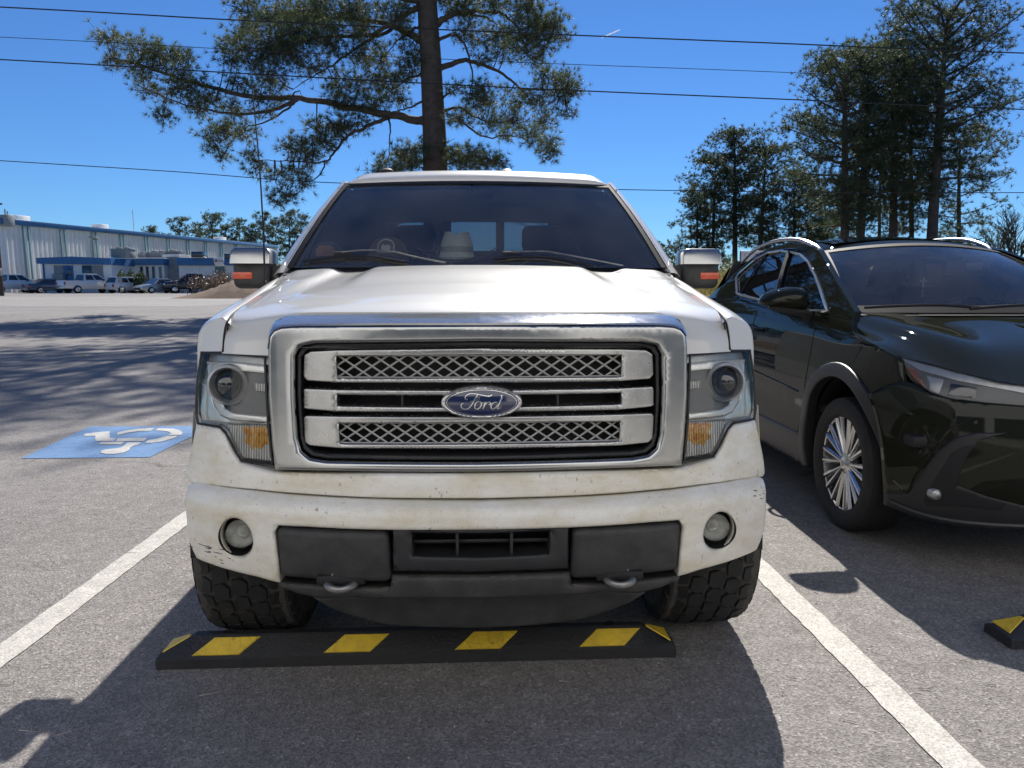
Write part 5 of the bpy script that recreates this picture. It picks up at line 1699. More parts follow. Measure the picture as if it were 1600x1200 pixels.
for k in range(28):
    a = 2 * math.pi * k / 28; pts.append((.40 + .19 * math.cos(a), 2.22 - .09 * math.sin(a), 1.36 + .17 * math.sin(a)))
mb.tube(pts, .014, 8, closed=True); mb.tube([(.22, 2.22, 1.36), (.58, 2.22, 1.36)], .02, 8); mb.tube([(.40, 2.22, 1.36), (.40, 2.05, 1.30)], .03, 8)
mb.build('steering_wheel', M['interior'], truck)
p = tl3(737, 303, 2.12)
mb = MB(); mb.box((p.x, 2.12, p.z), (.25, .03, .065), .02); mb.tube([(p.x, 2.12, p.z), (p.x, 2.09, p.z + .06)], .01, 6); mb.build('rear_view_mirror', M['interior'], truck)

# wipers
def on_ws(px, py, lift=.02):
    p = hit(px, py, g_ws, TO, TRZ); return Vector((p.x, g_ws(p.x, p.z) - lift, p.z + lift * .7))
for arm, blade in (([(697, 418), (650, 409), (610, 400), (572, 398), (536, 401)], [(474, 411), (505, 407), (536, 403), (580, 404), (634, 413)]),
                   ([(972, 422), (920, 412), (870, 403), (847, 400), (798, 401)], [(772, 408), (800, 405), (850, 405), (890, 411), (926, 419)])):
    wp = MB().tube(cr(np.array([tuple(on_ws(*p, .03)) for p in arm]), 4), .004, 6).build('wiper', M['steel'], truck)
    mb = MB(); P = cr(np.array([tuple(on_ws(*p, .012)) for p in blade]), 4); mb.tube(P, .0065, 6)
    q = on_ws(*arm[-1], .022); mb.box(q, (.08, .014, .015), .005)
    mb.build('wiper_blade', M['void'], wp)

# door mirrors
def mirror():
    a, b = tl3(362, 389, 1.56), tl3(424, 451, 1.56)
    mb = MB(); mb.box(((a.x + b.x) / 2, 1.62, (a.z + b.z) / 2 - .0), (b.x - a.x, .15, a.z - b.z), .032, seg=4)
    i = tl3(440, 436, 1.62)
    mb.prism([(b.x - .03, a.z - .08), (i.x + .03, a.z - .075), (i.x + .06, b.z + .03), (b.x - .03, b.z + .012)], lambda p: (p[0], 1.585, p[1]), lambda p: (p[0], 1.66, p[1]))
    return mb
mm = both('mirror', mirror, M['pad'], angle=50)
def mcap():
    a, b = tl3(361, 387, 1.545), tl3(425, 412, 1.545)
    mb = MB(); w, h = b.x - a.x, a.z - b.z
    rows = []
    for k in range(25):      # rounded cap: an arch profile swept back
        t = k / 24
        pts = round_poly([(a.x, b.z), (a.x, a.z), (b.x, a.z), (b.x, b.z)], [0, .05, .05, 0], 8)
    n = len(pts)
    for y, s in ((1.500, .90), (1.503, .97), (1.515, 1.0), (1.60, 1.0), (1.68, .95), (1.71, .8)):
        cx, cz = (a.x + b.x) / 2, b.z
        rows.append([(cx + (p[0] - cx) * s, y + (.10 * (p[1] - cz) + 3.0 * (p[1] - cz) ** 2) * (1 if y < 1.6 else max(0, (1.71 - y) / .11)), cz + (p[1] - cz) * s) for p in pts])
    mb.grid(rows, close_v=True); mb.f.append(tuple(range(n))); mb.f.append(tuple(len(mb.v) - n + k for k in range(n)))
    return mb
def mmark():
    a, b = tl3(363, 425, 1.54), tl3(394, 436, 1.54)
    return MB().box(((a.x + b.x) / 2, 1.548, (a.z + b.z) / 2), (b.x - a.x, .016, a.z - b.z), .004)
for s, par in zip((-1, 1), mm):
    f = lambda mb: mb if s < 0 else mb.mirror_x()
    f(mcap()).build('mirror_cap', M['satin'], par, angle=50)
    f(mmark()).build('marker_light', M['marker'], par)

# whip antenna on the left fender
b0, t0 = tl3(414, 444, 1.28), tl3(391, 114, 1.42)
mb = MB(); mb.tube([b0.lerp(t0, t) + Vector((.012 * math.sin(math.pi * t), 0, 0)) for t in np.linspace(0, 1, 10)], list(np.linspace(.0045, .0022, 10)), 6)
mb.box((b0.x, b0.y, b0.z), (.016, .016, .03), .004)
ant = mb.build('whip_antenna', M['void'], truck)
mb = MB(); mb.tube([(b0.x + .0, b0.y, b0.z - .005), (b0.x + .012, b0.y - .01, b0.z - .035), (b0.x + .05, b0.y - .03, b0.z - .052)], .006, 6); mb.box((b0.x + .05, b0.y - .04, b0.z - .055), (.05, .03, .012), .003); mb.tube([(b0.x + .06, b0.y - .04, b0.z - .05), (b0.x + .14, b0.y + .0, b0.z - .044)], .004, 6)
mb.build('antenna_mount', M['steel'], ant)

# ---- wheels with block tread
def tyre_mb(R, w, cx, cy, rng_seed=0):
    mb = MB()
    prof = [(R * .60, -w * .36), (R * .70, -w * .47), (R * .84, -w * .50), (R * .93, -w * .485), (R * .968, -w * .44), (R * .968, 0), (R * .968, w * .44), (R * .93, w * .485), (R * .84, w * .50), (R * .70, w * .47), (R * .60, w * .36)]
    mb.lathe(prof, 56, (cx, cy, R), 'x')
    return mb
def tread_mb(R, w, cx, cy, seed=0):
    rnd = random.Random(seed); mb = MB()
    nc, nr = 34, 5
    cw = w * .95 / nr; ca = 2 * math.pi / nc
    for r in range(nr):
        for c in range(nc):
            a0 = (c + (.5 if r % 2 else 0) + .12 * math.sin(r * 2.1)) * ca; h0 = -w * .475 + cw * (r + .5)
            edge = r in (0, nr - 1)
            lens = .50 if not edge else .46
            pts = [(-.46, -.30), (-.10, -lens), (.40, -lens * .86), (.46, .22), (.14, lens), (-.40, lens * .80)]
            if (r + c) % 2: pts = [(-x, y) for x, y in reversed(pts)]
            top, bot = [], []
            for (u, v) in pts:
                u += rnd.uniform(-.03, .03); v += rnd.uniform(-.03, .03)
                h = h0 + u * cw * .96; a = a0 + v * ca * .93
                dr = R - .030 * (abs(h) / (w * .475)) ** 6
                rr = dr
                top.append((cx + h * .975, cy + rr * math.sin(a), R + rr * math.cos(a)))
                rb = R * .955
                bot.append((cx + h, cy + rb * math.sin(a), R + rb * math.cos(a)))
            n = len(pts)
            mb.add(top + bot, [tuple(range(n))] + [(i, (i + 1) % n, n + (i + 1) % n, n + i) for i in range(n)])
            if edge:     # shoulder lugs
                s = 1 if r else -1
                q = [(cx + s * w * .47, .955), (cx + s * w * .502, .90), (cx + s * w * .507, .84), (cx + s * w * .49, .83)]
                av = [a0 - ca * .38, a0 + ca * .30]
                P = [(x, cy + R * k * math.sin(a), R + R * k * math.cos(a)) for a in av for x, k in q]
                mb.add(P, [(0, 1, 5, 4), (1, 2, 6, 5), (2, 3, 7, 6), (0, 1, 2, 3), (4, 5, 6, 7)])
    return mb
def rim_mb(R, w, cx, cy, s, n=6):
    mb = MB()
    o = s * w * .40
    mb.lathe([(R * .62, o), (R * .60, o - s * .02), (R * .56, o - s * .06), (R * .30, o - s * .10), (R * .02, o - s * .10)], 40, (cx, cy, R), 'x')
    for k in range(n):
        a = 2 * math.pi * k / n
        c_, s_ = math.cos(a), math.sin(a)
        mb.tube([(cx + o - s * .02, cy + c_ * R * .08, R + s_ * R * .08), (cx + o - s * .015, cy + c_ * R * .35, R + s_ * R * .35), (cx + o, cy + c_ * R * .60, R + s_ * R * .60)], [.05, .035, .045], 8)
    mb.lathe([(.001, o + s * .012), (R * .14, o + s * .01), (R * .16, o - s * .02)], 20, (cx, cy, R), 'x')
    return mb
TWD = .335
for ax_ in (AXF, AXR):
    for s in (-1, 1):
        cx = s * (1.012 - TWD / 2)
        wmb = tyre_mb(TR, TWD, cx, ax_)
        wo_ = wmb.build('wheel', M['groove'] if ax_ == AXF else M['rubber'], truck)
        tread_mb(TR, TWD, cx, ax_, s + 5).build('tread', M['rubber'], wo_, smooth=False)
        rim_mb(TR, TWD, cx, ax_, s).build('rim', M['alloy'], wo_)

# ---- hats lying on the dashboard (things of their own)
def hat_at(px, py, y):
    p = tl3(px, py, y); return to_world(p, TO, TRZ)
hx = hat_at(714, 409, 1.80)
he = empty('cowboy_hat', hx, TRZ, 'pale straw cowboy hat with vented crown on the pickup dashboard', 'hat')
M['straw'] = pbr('straw', (.60, .62, .52), .8, var=.2, vscale=60, bump=.4, bscale=200)
rows = []
for k in range(33):
    a = 2 * math.pi * k / 32
    c_, s_ = math.cos(a), math.sin(a)
    r = []
    for t in np.linspace(0, 1, 14):
        rad = np.interp(t, [0, .15, .6, .85, 1], [.092, .090, .080, .062, .0])
        z = np.interp(t, [0, .15, .6, .85, 1], [0.006, .02, .095, .150, .128])
        pinch = 1 - .12 * max(0, c_) ** 3 * t
        r.append((rad * c_ * 1.02 * (.98 if abs(c_) > .7 else 1), rad * s_ * 1.2 * pinch, z - (.018 * max(0, 1 - abs(rad * c_) / .03) if t > .8 else 0)))
    rows.append(r)
MB().grid(rows).build('crown', M['straw'], he)
rows = []
for k in range(41):
    a = 2 * math.pi * k / 40
    c_, s_ = math.cos(a), math.sin(a)
    rows.append([(rr * c_ * (1.0 + .9 * (rr - .09) * 2), rr * s_ * 1.12, .004 + .062 * max(0, (rr - .09) / .10) ** 1.6 * c_ * c_ * 1.4) for rr in np.linspace(.086, .178, 6)])
MB().grid(rows).build('brim', M['straw'], he)
mb = MB()
for zz in (.045, .055, .065):
    for k in range(17):
        a = -math.pi / 2 + (k - 8) * .145
        x_, y_ = .0875 * math.cos(a) * 1.02, .0875 * math.sin(a) * 1.2
        mb.tube([(x_ * .99, y_ * 1.005, zz), (x_ * .99 + .004, y_ * 1.005, zz + .009)], .0018, 4)
mb.build('vent', M['interior'], he)
MB().lathe([(.0935, .006), (.0945, .012), (.0935, .02)], 32, (0, 0, 0), 'z').build('band', pbr('hat_band', (.35, .36, .29), .7), he)
for o in he.children:
    if o.name.startswith('band'): o.scale = (1.02, 1.2, 1)

def make_cap(px, py, y, r, col, patchcol, label, big=True):
    e = empty('baseball_cap', hat_at(px, py, y), TRZ, label, 'cap', 'caps on the pickup dashboard')
    mt = pbr('cap_cloth', col, .85, var=.2, vscale=40, bump=.3, bscale=300)
    rows = []
    for k in range(33):
        a = 2 * math.pi * k / 32
        rows.append([(r * math.cos(a) * math.cos(t) ** .75, r * math.sin(a) * math.cos(t) ** .75 * 1.1, r * 1.12 * math.sin(t)) for t in np.linspace(0, math.pi / 2 - .001, 9)])
    MB().grid(rows).build('crown', mt, e)
    MB().grid([[(r * .95 * u, -r * (1.0 - .25 * u * u) - d * (1 - u * u) * r * .75, .012 - .02 * u * u * (1 + d) + .008 * d) for d in (0, .5, 1)] for u in np.linspace(-1, 1, 15)]).build('brim', mt, e)
    def fy(x, z):
        t = math.asin(min(1, max(0, z / (r * 1.12)))); rr = r * math.cos(t) ** .75
        return -1.1 * math.sqrt(max(1e-6, rr * rr - min(x * x, rr * rr * .8)))
    if big:
        arch = [(-.042, .035)] + [(-.042 * math.cos(t), .068 + .036 * math.sin(t)) for t in np.linspace(0, math.pi, 14)] + [(.042, .035)]
        pt = patch(MB(), arch, [], fy, -.004, .002, .006, .012).build('cap_patch', pbr('patch_cream', (.62, .60, .52), .8), e)
        inner = [(-.036, .040)] + [(-.036 * math.cos(t), .068 + .029 * math.sin(t)) for t in np.linspace(0, math.pi, 14)] + [(.036, .040)]
        patch(MB(), inner, [[(-.020, .046), (.020, .046), (.024, .064), (.010, .076), (0, .068), (-.012, .078), (-.024, .062)]], fy, -.0055, .0, .003, .01).build('cap_print', mt, pt)
    else:
        patch(MB(), [(-.045, .02), (.045, .02), (.047, .055), (.03, .075), (-.03, .075), (-.047, .055)], [], fy, -.004, .002, .005, .012).build('cap_patch', pbr('patch_orange', patchcol, .8), e)
make_cap(607, 407, 1.75, .105, (.13, .095, .06), None, 'brown cap with a pale arched badge on the pickup dashboard')
make_cap(513, 408, 1.78, .088, (.07, .065, .06), (.36, .15, .05), 'dark cap with an orange front panel at the left end of the pickup dashboard', False)
# ================================================================== DARK GREEN SUV
SO, SRZ = Vector((2.74, 3.27, 0.0)), R_(1.0)
suv = empty('suv', SO, SRZ, 'dark green compact SUV with silver multi-spoke wheels parked right of the white pickup', 'suv')
def table(zs, vs):
    q = cr(np.array(list(zip(zs, vs)), float), 12); return q[:, 0], q[:, 1]
_fz, _fv = table([.18, .30, .45, .60, .75, .88, .98, 1.08], [.12, .055, .018, .0, .010, .050, .11, .20])
_sz, _sv = table([.2, .36, .52, .68, .84, .98, 1.10, 1.20, 1.32, 1.46, 1.60, 1.72], [.89, .905, .913, .924, .920, .906, .884, .846, .788, .715, .632, .55])
def s_front(x, z):
    k = .50 * (ax(x) / .925) ** 3
    return k + np.interp(z, _fz, _fv)
def s_side(y, z):
    b = np.interp(z, _sz, _sv)
    if y < 1.0: b -= .119 * (max(0, 1.0 - y) / .6) ** 5.5
    if y > 3.7: b -= .16 * ((y - 3.7) / .9) ** 2
    # soft hollow along the doors and a swelling over the wheels
    b += .018 * math.exp(-((y - .97) / .42) ** 2) * math.exp(-((z - .80) / .2) ** 2) + .03 * math.exp(-((y - 3.66) / .5) ** 2) * math.exp(-((z - .86) / .22) ** 2)
    b -= .020 * math.exp(-((y - 2.3) / .9) ** 2) * math.exp(-((z - .60) / .10) ** 2)
    return -b
def hs3(px, py, g=None): return hit(px, py, g or s_front, SO, SRZ)
def hsf(px, py):
    p = hs3(px, py); return (p.x, p.z)
def hside(px, py):
    L0 = to_loc(Vector((0, 0, CAMH)), SO, SRZ); d = ray(px, py)
    c, s = math.cos(SRZ), math.sin(SRZ); D = Vector((d.x * c + d.y * s, -d.x * s + d.y * c, d.z))
    x = -.9
    for _ in range(60):
        p = L0 + D * ((x - L0.x) / D.x)
        x = .6 * x + .4 * s_side(min(max(p.y, .3), 4.7), p.z)
    p = L0 + D * ((x - L0.x) / D.x)
    return (p.y, p.z)
def spatch(poly, holes=(), off=0.0, R=0.0, depth=.03, step=.05):
    t = MB(); patch(t, poly, list(holes), s_side, off, R, depth, step)
    t.v = [(y, x, z) for x, y, z in t.v]; t.f = [tuple(reversed(f)) for f in t.f]
    return t
def sboth(name, mk, mat, parent=None, **kw):
    mb = mk(); return mb.build(name, mat, parent or suv, **kw), mb.mirror_x().build(name, mat, parent or suv, **kw)
SAX, SRX, SR = .95, 3.66, .37
def arc(cy, cz, r, a0, a1, n=18): return [(cy + r * math.cos(a), cz + r * math.sin(a)) for a in np.linspace(a0, a1, n)]
cl_ = .09
# lower body: fender, doors, rear quarter in one skin, arches cut out
seam_px = [(1398, 556), (1380, 546), (1366, 538), (1350, 529), (1334, 520)]
seam_yz = [hside(*p) for p in seam_px]
belt_yz = [hside(*p) for p in ((1333, 503), (1296, 494), (1240, 487), (1190, 478), (1152, 467))]
low = seam_yz + belt_yz + [(4.2, 1.22), (4.55, 1.15), (4.66, .9), (4.62, .55), (4.3, .42)] + arc(SRX, .40, .48, 0, math.pi) + [(3.1, .36), (1.5, .36)] + arc(SAX, .40, .48, 0, math.pi)[:15] + [hside(1362, 617), hside(1388, 604), hside(1410, 595), hside(1404, 562)]
sboth('body_side', lambda: spatch(low, [], 0, .004, .02, .03), M['suv'], angle=60)
WIN = [(1152, 459), (1190, 469), (1240, 480), (1266, 485.5), (1294, 486), (1284, 456), (1275, 432), (1263, 409), (1252, 398.5), (1236, 394), (1222, 392), (1200, 395.5), (1183, 404), (1155, 428), (1151, 434)]
UP = [(1106, 466), (1133, 443), (1153, 422), (1182, 397), (1211, 384), (1235, 378.5), (1260, 381), (1280, 391), (1292, 412), (1308, 441), (1322, 464), (1337, 488), (1333, 504), (1296, 495), (1240, 488), (1190, 479), (1150, 468)]
win_yz = [hside(*p) for p in WIN]
sboth('roof_side', lambda: spatch([hside(*p) for p in UP], [win_yz], 0, .003, .03, .022), M['suv'], angle=60)
wd = sboth('side_window', lambda: spatch(win_yz, [], .008, 0, .004, .08), M['glass_dark'])
def trim():
    mb = MB(); q = resample(win_yz, .05); mb.tube([(s_side(y, z) - .004, y, z) for y, z in q], .010, 6, closed=True); return mb
sboth('window_trim', trim, M['chrome'])
def bp():
    mb = MB()
    if 1:
        a, b, w = abw_; A, B = hside(*a), hside(*b)
        mb.tube([(s_side(*(np.array(A) * (1 - t) + np.array(B) * t)) - .002, A[0] * (1 - t) + B[0] * t, A[1] * (1 - t) + B[1] * t) for t in np.linspace(0, 1, 6)], w * .6, 6)
    return mb
for abw_ in (((1234, 393), (1212, 475), .035), ((1199, 395), (1158, 457), .012)):
    sboth('window_pillar', bp, M['black'])
# dark cladding round the arches and along the sills
def cladding():
    mb = MB()
    for cy, a1 in ((SAX, math.pi), (SRX, math.pi)):
        pol = arc(cy, .40, .535, -.32, math.pi * .95 if cy == SAX else math.pi + .2, 30) + list(reversed(arc(cy, .40, .455, -.32, math.pi * .95 if cy == SAX else math.pi + .2, 30)))
        mb.merge(spatch(pol, [], -.016, .010, .05, .05))
    mb.merge(spatch([(1.42, .44), (3.19, .44), (3.19, .24), (1.42, .24)], [], -.008, .014, .06, .06))
    return mb
M['clad'] = pbr('dark_cladding', (.022, .023, .026), .42, var=.1)
sboth('wheel_arch_cladding', cladding, M['clad'])
for cy_ in (SAX, SRX):
    sboth('wheel_housing', lambda: MB().grid([[(-.86 + .34 * t, cy_ + .47 * math.cos(a), .40 + .47 * math.sin(a)) for t in (0, 1)] for a in np.linspace(-.3, math.pi + .3, 22)]), M['void'])
MB().box((0, 2.4, .40), (1.1, 4.3, .2), .05).build('chassis', M['void'], suv)
MB().box((0, 2.4, .62), (1.7, 4.2, .06), .02).build('cabin_floor', M['void'], suv)
# shut lines and handles
def shut():
    mb = MB()
    for P in ([(1.40, 1.12), (1.38, .9), (1.44, .62), (1.55, .42)], [(2.52, 1.16), (2.50, .85), (2.46, .44)], [(3.42, 1.20), (3.36, 1.0), (3.12, .75), (3.02, .44)]):
        mb.tube([(s_side(y, z) + .001, y, z) for y, z in cr(np.array(P), 8)], .004, 5)
    return mb
sboth('shut_line', shut, M['void'])
def handle():
    mb = MB(); y0, z0 = y0_, z0_
    mb.tube(cr(np.array([(s_side(y0 - .11, z0) + .0, y0 - .11, z0 - .008), (s_side(y0, z0) - .034, y0 - .04, z0), (s_side(y0, z0) - .036, y0 + .05, z0 + .004), (s_side(y0 + .11, z0), y0 + .11, z0 + .008)]), 4), .013, 8)
    return mb
for y0_, z0_ in ((2.38, 1.045), (3.30, 1.09)): sboth('door_handle', handle, M['suv'])
sboth('door_crease', lambda: MB().tube([(s_side(y, z) - .001, y, z) for y, z in cr(np.array([(1.52, .70), (2.2, .73), (3.0, .78)]), 8)], .006, 6), M['suv'])

# ---- hood
A = [hs3(1400, 556), Vector((s_side(*seam_yz[2]), *seam_yz[2])), Vector((s_side(*seam_yz[4]), *seam_yz[4])), Vector((-.765, 1.27, 1.195))]
B0, D0 = hs3(1500, 581), hs3(1600, 601)
Bc = [B0, Vector((-.60, .58, 1.100)), Vector((-.63, .98, 1.163)), Vector((-.60, 1.235, 1.200))]
Ac = [(A[0] * .5 + B0 * .5) + Vector((0, -.01, .003)), Vector((-.74, .66, 1.066)), Vector((-.765, 1.02, 1.122)), Vector((-.715, 1.25, 1.192))]
Dc = [D0, Vector((-.36, .48, 1.052)), Vector((-.36, .93, 1.135)), Vector((-.32, 1.20, 1.196))]
Cc = [Vector((0, .13, .955)), Vector((0, .46, 1.06)), Vector((0, .93, 1.145)), Vector((0, 1.19, 1.198))]
colsL = [A, Ac, Bc, Dc, Cc]
allc = colsL + [[Vector((-p.x, p.y, p.z)) for p in c] for c in reversed(colsL[:-1])]
G = loft([[tuple(p) for p in c] for c in allc], 7, 8)
# turn the front edge down over the lamps
fr_ = np.array([[ (x, y + .006, z - .012) for x, y, z in G[0]]])
MB().grid(np.concatenate([fr_, G], 0)).build('hood', M['suv'], suv, angle=70)

# ---- bumper skin, lamps, lower trim
Lq = lambda px: [hsf(*p) for p in px]
def shalf(px, tail):
    q = Lq(px) + list(tail); return q
zc_top = hsf(1600, 634)[1] - .03
body = Lq([(1362, 618), (1390, 603), (1412, 594), (1430, 600), (1452, 614), (1500, 626), (1560, 631), (1600, 634)]) + [(-.20, zc_top), (0, zc_top - .01)]
bot = Lq([(1600, 826), (1483, 817), (1432, 806), (1386, 788), (1384, 740), (1380, 690), (1372, 650)])
halfp = body + [(0, bot[0][1])] + bot
full = halfp[:-0] if False else halfp
fullp = full[: len(body)] + [(-x, z) for x, z in reversed(full[:len(body) - 1])]
right_low = [(-x, z) for x, z in reversed(full[len(body):])]
fullp = fullp + right_low + full[len(body) + 1:]
patch(MB(), fullp, [], s_front, 0, .008, .03, .035).build('bumper', M['suv'], suv, angle=60)
def fpatch(px, off, R, depth, step=.03, extra=()): return lambda: patch(MB(), Lq(px) + list(extra), [], s_front, off, R, depth, step)
def fboth(name, mk, mat, parent=None, **kw):
    mb = mk(); return mb.build(name, mat, parent or suv, **kw), mb.mirror_x().build(name, mat, parent or suv, **kw)
fboth('bumper_trim', fpatch([(1385, 772), (1419, 772), (1427, 759), (1446, 731), (1466, 704), (1492, 684), (1525, 676), (1572, 676), (1530, 688), (1511, 709), (1500, 735), (1495, 758), (1540, 775), (1600, 790), (1640, 795), (1640, 829), (1600, 828), (1483, 820), (1432, 809), (1384, 790)], -.010, .008, .03), M['black'])
fboth('intake_pocket', fpatch([(1440, 779), (1462, 742), (1484, 708), (1505, 696), (1522, 694), (1509, 712), (1497, 740), (1492, 763), (1540, 778), (1572, 786), (1560, 797), (1500, 790), (1446, 790)], -.0125, .003, .004), M['void'])
fboth('lip', lambda: MB().tube([(x, s_front(x, z) - .012, z) for x, z in cr(np.array(Lq([(1388, 782), (1432, 800), (1483, 812), (1540, 818), (1600, 821), (1660, 823)])), 4)], .014, 8), M['clad'])
pf = hs3(1460, 771)
for s in (-1, 1):
    fo_ = MB().lathe([(.001, -.026), (.014, -.024), (.024, -.016), (.028, -.002), (.03, .02)], 20, (s * abs(pf.x), pf.y - .008, pf.z), 'y').build('fog_lamp', M['lamp_grey'], suv)
    MB().lathe([(.001, -.030), (.012, -.028), (.02, -.022), (.001, -.02)], 16, (s * abs(pf.x), pf.y - .008, pf.z), 'y').build('lens', M['glass_clear'], fo_)
    ps = hs3(1524, 660)
    MB().lathe([(.001, -.006), (.009, -.005), (.011, .003)], 14, (s * abs(ps.x), ps.y, ps.z), 'y').build('parking_sensor', M['black'], suv)
fboth('bumper_crease', lambda: MB().tube([(x, s_front(x, z) + .001, z) for x, z in cr(np.array(Lq([(1390, 747), (1397, 752), (1418, 768), (1432, 742), (1462, 700), (1484, 673), (1504, 660)])), 5)], .006, 6), M['suv'])
SH = [(1402, 556), (1440, 566), (1500, 581), (1600, 601), (1650, 611), (1650, 642), (1600, 634), (1540, 629), (1480, 622), (1453, 612), (1432, 596)]
sh = fboth('headlight', fpatch(SH, .020, 0, .03), M['lampdark'])
for s, par in zip((-1, 1), sh):
    for nm, px, off, mt in (('light_bar', [(1406, 559), (1440, 568), (1500, 584), (1600, 604), (1648, 614), (1648, 624), (1600, 615), (1500, 596), (1440, 579)], .012, 'lamp_grey'),
                            ('reflector', [(1452, 588), (1478, 594), (1470, 616), (1456, 610)], .013, 'lamp_grey'), ('projector', [(1490, 600), (1530, 606), (1528, 624), (1484, 618)], .013, 'projector'),
                            ('amber_marker', [(1417, 573), (1436, 580), (1450, 606), (1440, 601), (1428, 588)], .012, 'amber_dull')):
        mb = fpatch(px, off, .004, .01)()
        (mb if s < 0 else mb.mirror_x()).build(nm, M[mt], par)
    mb = fpatch(SH, -.003, .006, .02, .025)()
    (mb if s < 0 else mb.mirror_x()).build('clear_cover', M['glass_clear'], par)
# spindle grille between (mostly outside the picture)
gpoly = [(-.40, .955), (.40, .955), (.36, .86), (.24, .70), (.42, .36), (-.42, .36), (-.24, .70), (-.36, .86)]
patch(MB(), gpoly, [], s_front, -.006, .01, .03, .03).build('grille', M['black'], suv)

# ---- glasshouse, roof
def sw(s, t):
    b = Vector((.775 * s, 1.165 + .11 * s * s, 1.195)); T = Vector((.605 * s, 1.93 + .10 * s * s, 1.635 - .05 * s * s))
    p = b.lerp(T, t); p.z += .035 * math.sin(math.pi * t); return p
MB().grid([[tuple(sw(s, t)) for t in np.linspace(0, 1, 12)] for s in np.linspace(-1, 1, 25)]).build('windshield', M['glass'], suv)
mb = MB()
for t0, t1 in ((0, .075), (.94, 1.0)): mb.grid([[tuple(sw(s, t) + Vector((0, -.003, .004))) for t in (t0, t1)] for s in np.linspace(-1, 1, 25)])
for sg in (-1, 1): mb.grid([[tuple(sw(sg * s, t) + Vector((0, -.003, .004))) for t in np.linspace(0, 1, 12)] for s in (.95, 1.0)])
mb.build('windshield_border', M['void'], suv)
rows = []
for s in np.linspace(-1, 1, 31):
    r = []
    for y, z, w in ((1.93, 1.637, .605), (2.05, 1.665, .612), (2.4, 1.705, .62), (2.9, 1.71, .62), (3.5, 1.66, .61), (4.0, 1.57, .58), (4.25, 1.50, .56)):
        r.append((s * w, y + .10 * s * s * max(0, 1 - (y - 1.93) / 1.2), z - .05 * s * s - .03 * max(0, abs(s) - .85) / .15))
    rows.append(r)
MB().grid(np.array([cr(np.array(r), 4) for r in rows])).build('roof', M['suv'], suv, angle=60)
M['panoroof'] = pbr('roof_glass', (.012, .014, .02), .04, coat=1.0)
rows = [[(s * .50, y, z - .05 * (s * .81) ** 2 + .004) for y, z in ((2.06, 1.668), (2.4, 1.705), (2.8, 1.711), (3.1, 1.70))] for s in np.linspace(-1, 1, 15)]
MB().grid(rows).build('roof_panel', M['panoroof'], suv)
MB().grid([[(s * w, y, z) for y, z, w in ((4.50, 1.22, .665), (4.62, 1.05, .70), (4.66, .6, .74), (4.6, .4, .72))] for s in np.linspace(-1, 1, 5)]).build('tailgate', M['suv'], suv)
MB().grid([[(s * w, y, z) for y, z, w in ((4.20, 1.53, .585), (4.38, 1.36, .63), (4.50, 1.22, .665))] for s in np.linspace(-1, 1, 5)]).build('rear_window', M['glass_dark'], suv)
sboth('rear_pillar_trim', lambda: MB().box((-.52, 3.93, 1.28), (.34, .02, .30), .005).add([(-.69, 3.92, 1.42), (-.35, 3.92, 1.42), (-.35, 3.92, 1.585), (-.62, 3.92, 1.585), (-.69, 3.94, 1.42), (-.35, 3.94, 1.42), (-.35, 3.94, 1.585), (-.62, 3.94, 1.585)], [(0, 1, 2, 3), (4, 5, 6, 7), (0, 1, 5, 4), (1, 2, 6, 5), (2, 3, 7, 6), (3, 0, 4, 7)]), M['interior'])
def rear_pillar():
    q = [hside(*p) for p in ((1106, 466), (1133, 443), (1153, 422), (1168, 409), (1182, 397))]
    return MB().grid([[(s_side(y, z), y, z), (s_side(y, z) * .93, y + .10, z - .005), (s_side(y, z) * .80, y + .16, z - .02)] for y, z in q])
sboth('rear_pillar', rear_pillar, M['suv'])
def rail():
    mb = MB(); P = [(-.585, 2.06, 1.585), (-.60, 2.18, 1.635), (-.61, 2.45, 1.690), (-.615, 2.9, 1.705), (-.605, 3.4, 1.665), (-.585, 3.75, 1.59), (-.575, 3.85, 1.55)]
    mb.tube(cr(np.array(P), 5), [.008] + [.015] * 29 + [.008], 8)
    return mb
sboth('roof_rail', rail, M['satin_bar'])
# cowl, wipers
MB().grid([[(.775 * s, y + .11 * s * s, z) for y, z in ((1.10, 1.185), (1.17, 1.192), (1.21, 1.205))] for s in np.linspace(-1, 1, 15)]).build('cowl', M['void'], suv)
def on_sw(s, t, l=.02): return sw(s, t) + Vector((0, -l, l * .8))
for a in ([(-.86, .03), (-.6, .05), (-.3, .055), (-.05, .03)], [(-.12, .02), (.2, .05), (.5, .06), (.75, .05)]):
    MB().tube(cr(np.array([tuple(on_sw(*p)) for p in a]), 5), .009, 6).build('wiper', M['void'], suv)
# interior
MB().grid([[(x, y, z) for y, z in ((1.25, 1.18), (1.5, 1.20), (1.75, 1.205), (1.85, 1.15), (1.88, .8))] for x in np.linspace(-.74, .74, 7)]).build('dashboard', M['interior'], suv)
M['tan'] = pbr('tan_leather', (.16, .10, .07), .6)
for x in (-.38, .38):
    mb = MB(); mb.box((x, 2.45, 1.05), (.48, .15, .62), .06); mb.box((x, 2.22, .80), (.48, .5, .14), .05); mb.box((x, 2.48, 1.45), (.27, .1, .18), .045)
    mb.build('seat', M['interior'], suv)
mb = MB(); mb.box((0, 3.35, 1.0), (1.25, .16, .6), .06); mb.build('rear_seat', M['interior'], suv)
MB().grid([[(x * .58, y, 1.60 - .035 * abs(x)) for y in (2.05, 2.9, 3.9)] + [(x * .60, 4.10, 1.50), (x * .70, 4.14, 1.25), (x * .74, 4.16, .8)] for x in (-1, 0, 1)]).build('headliner', M['interior'], suv)
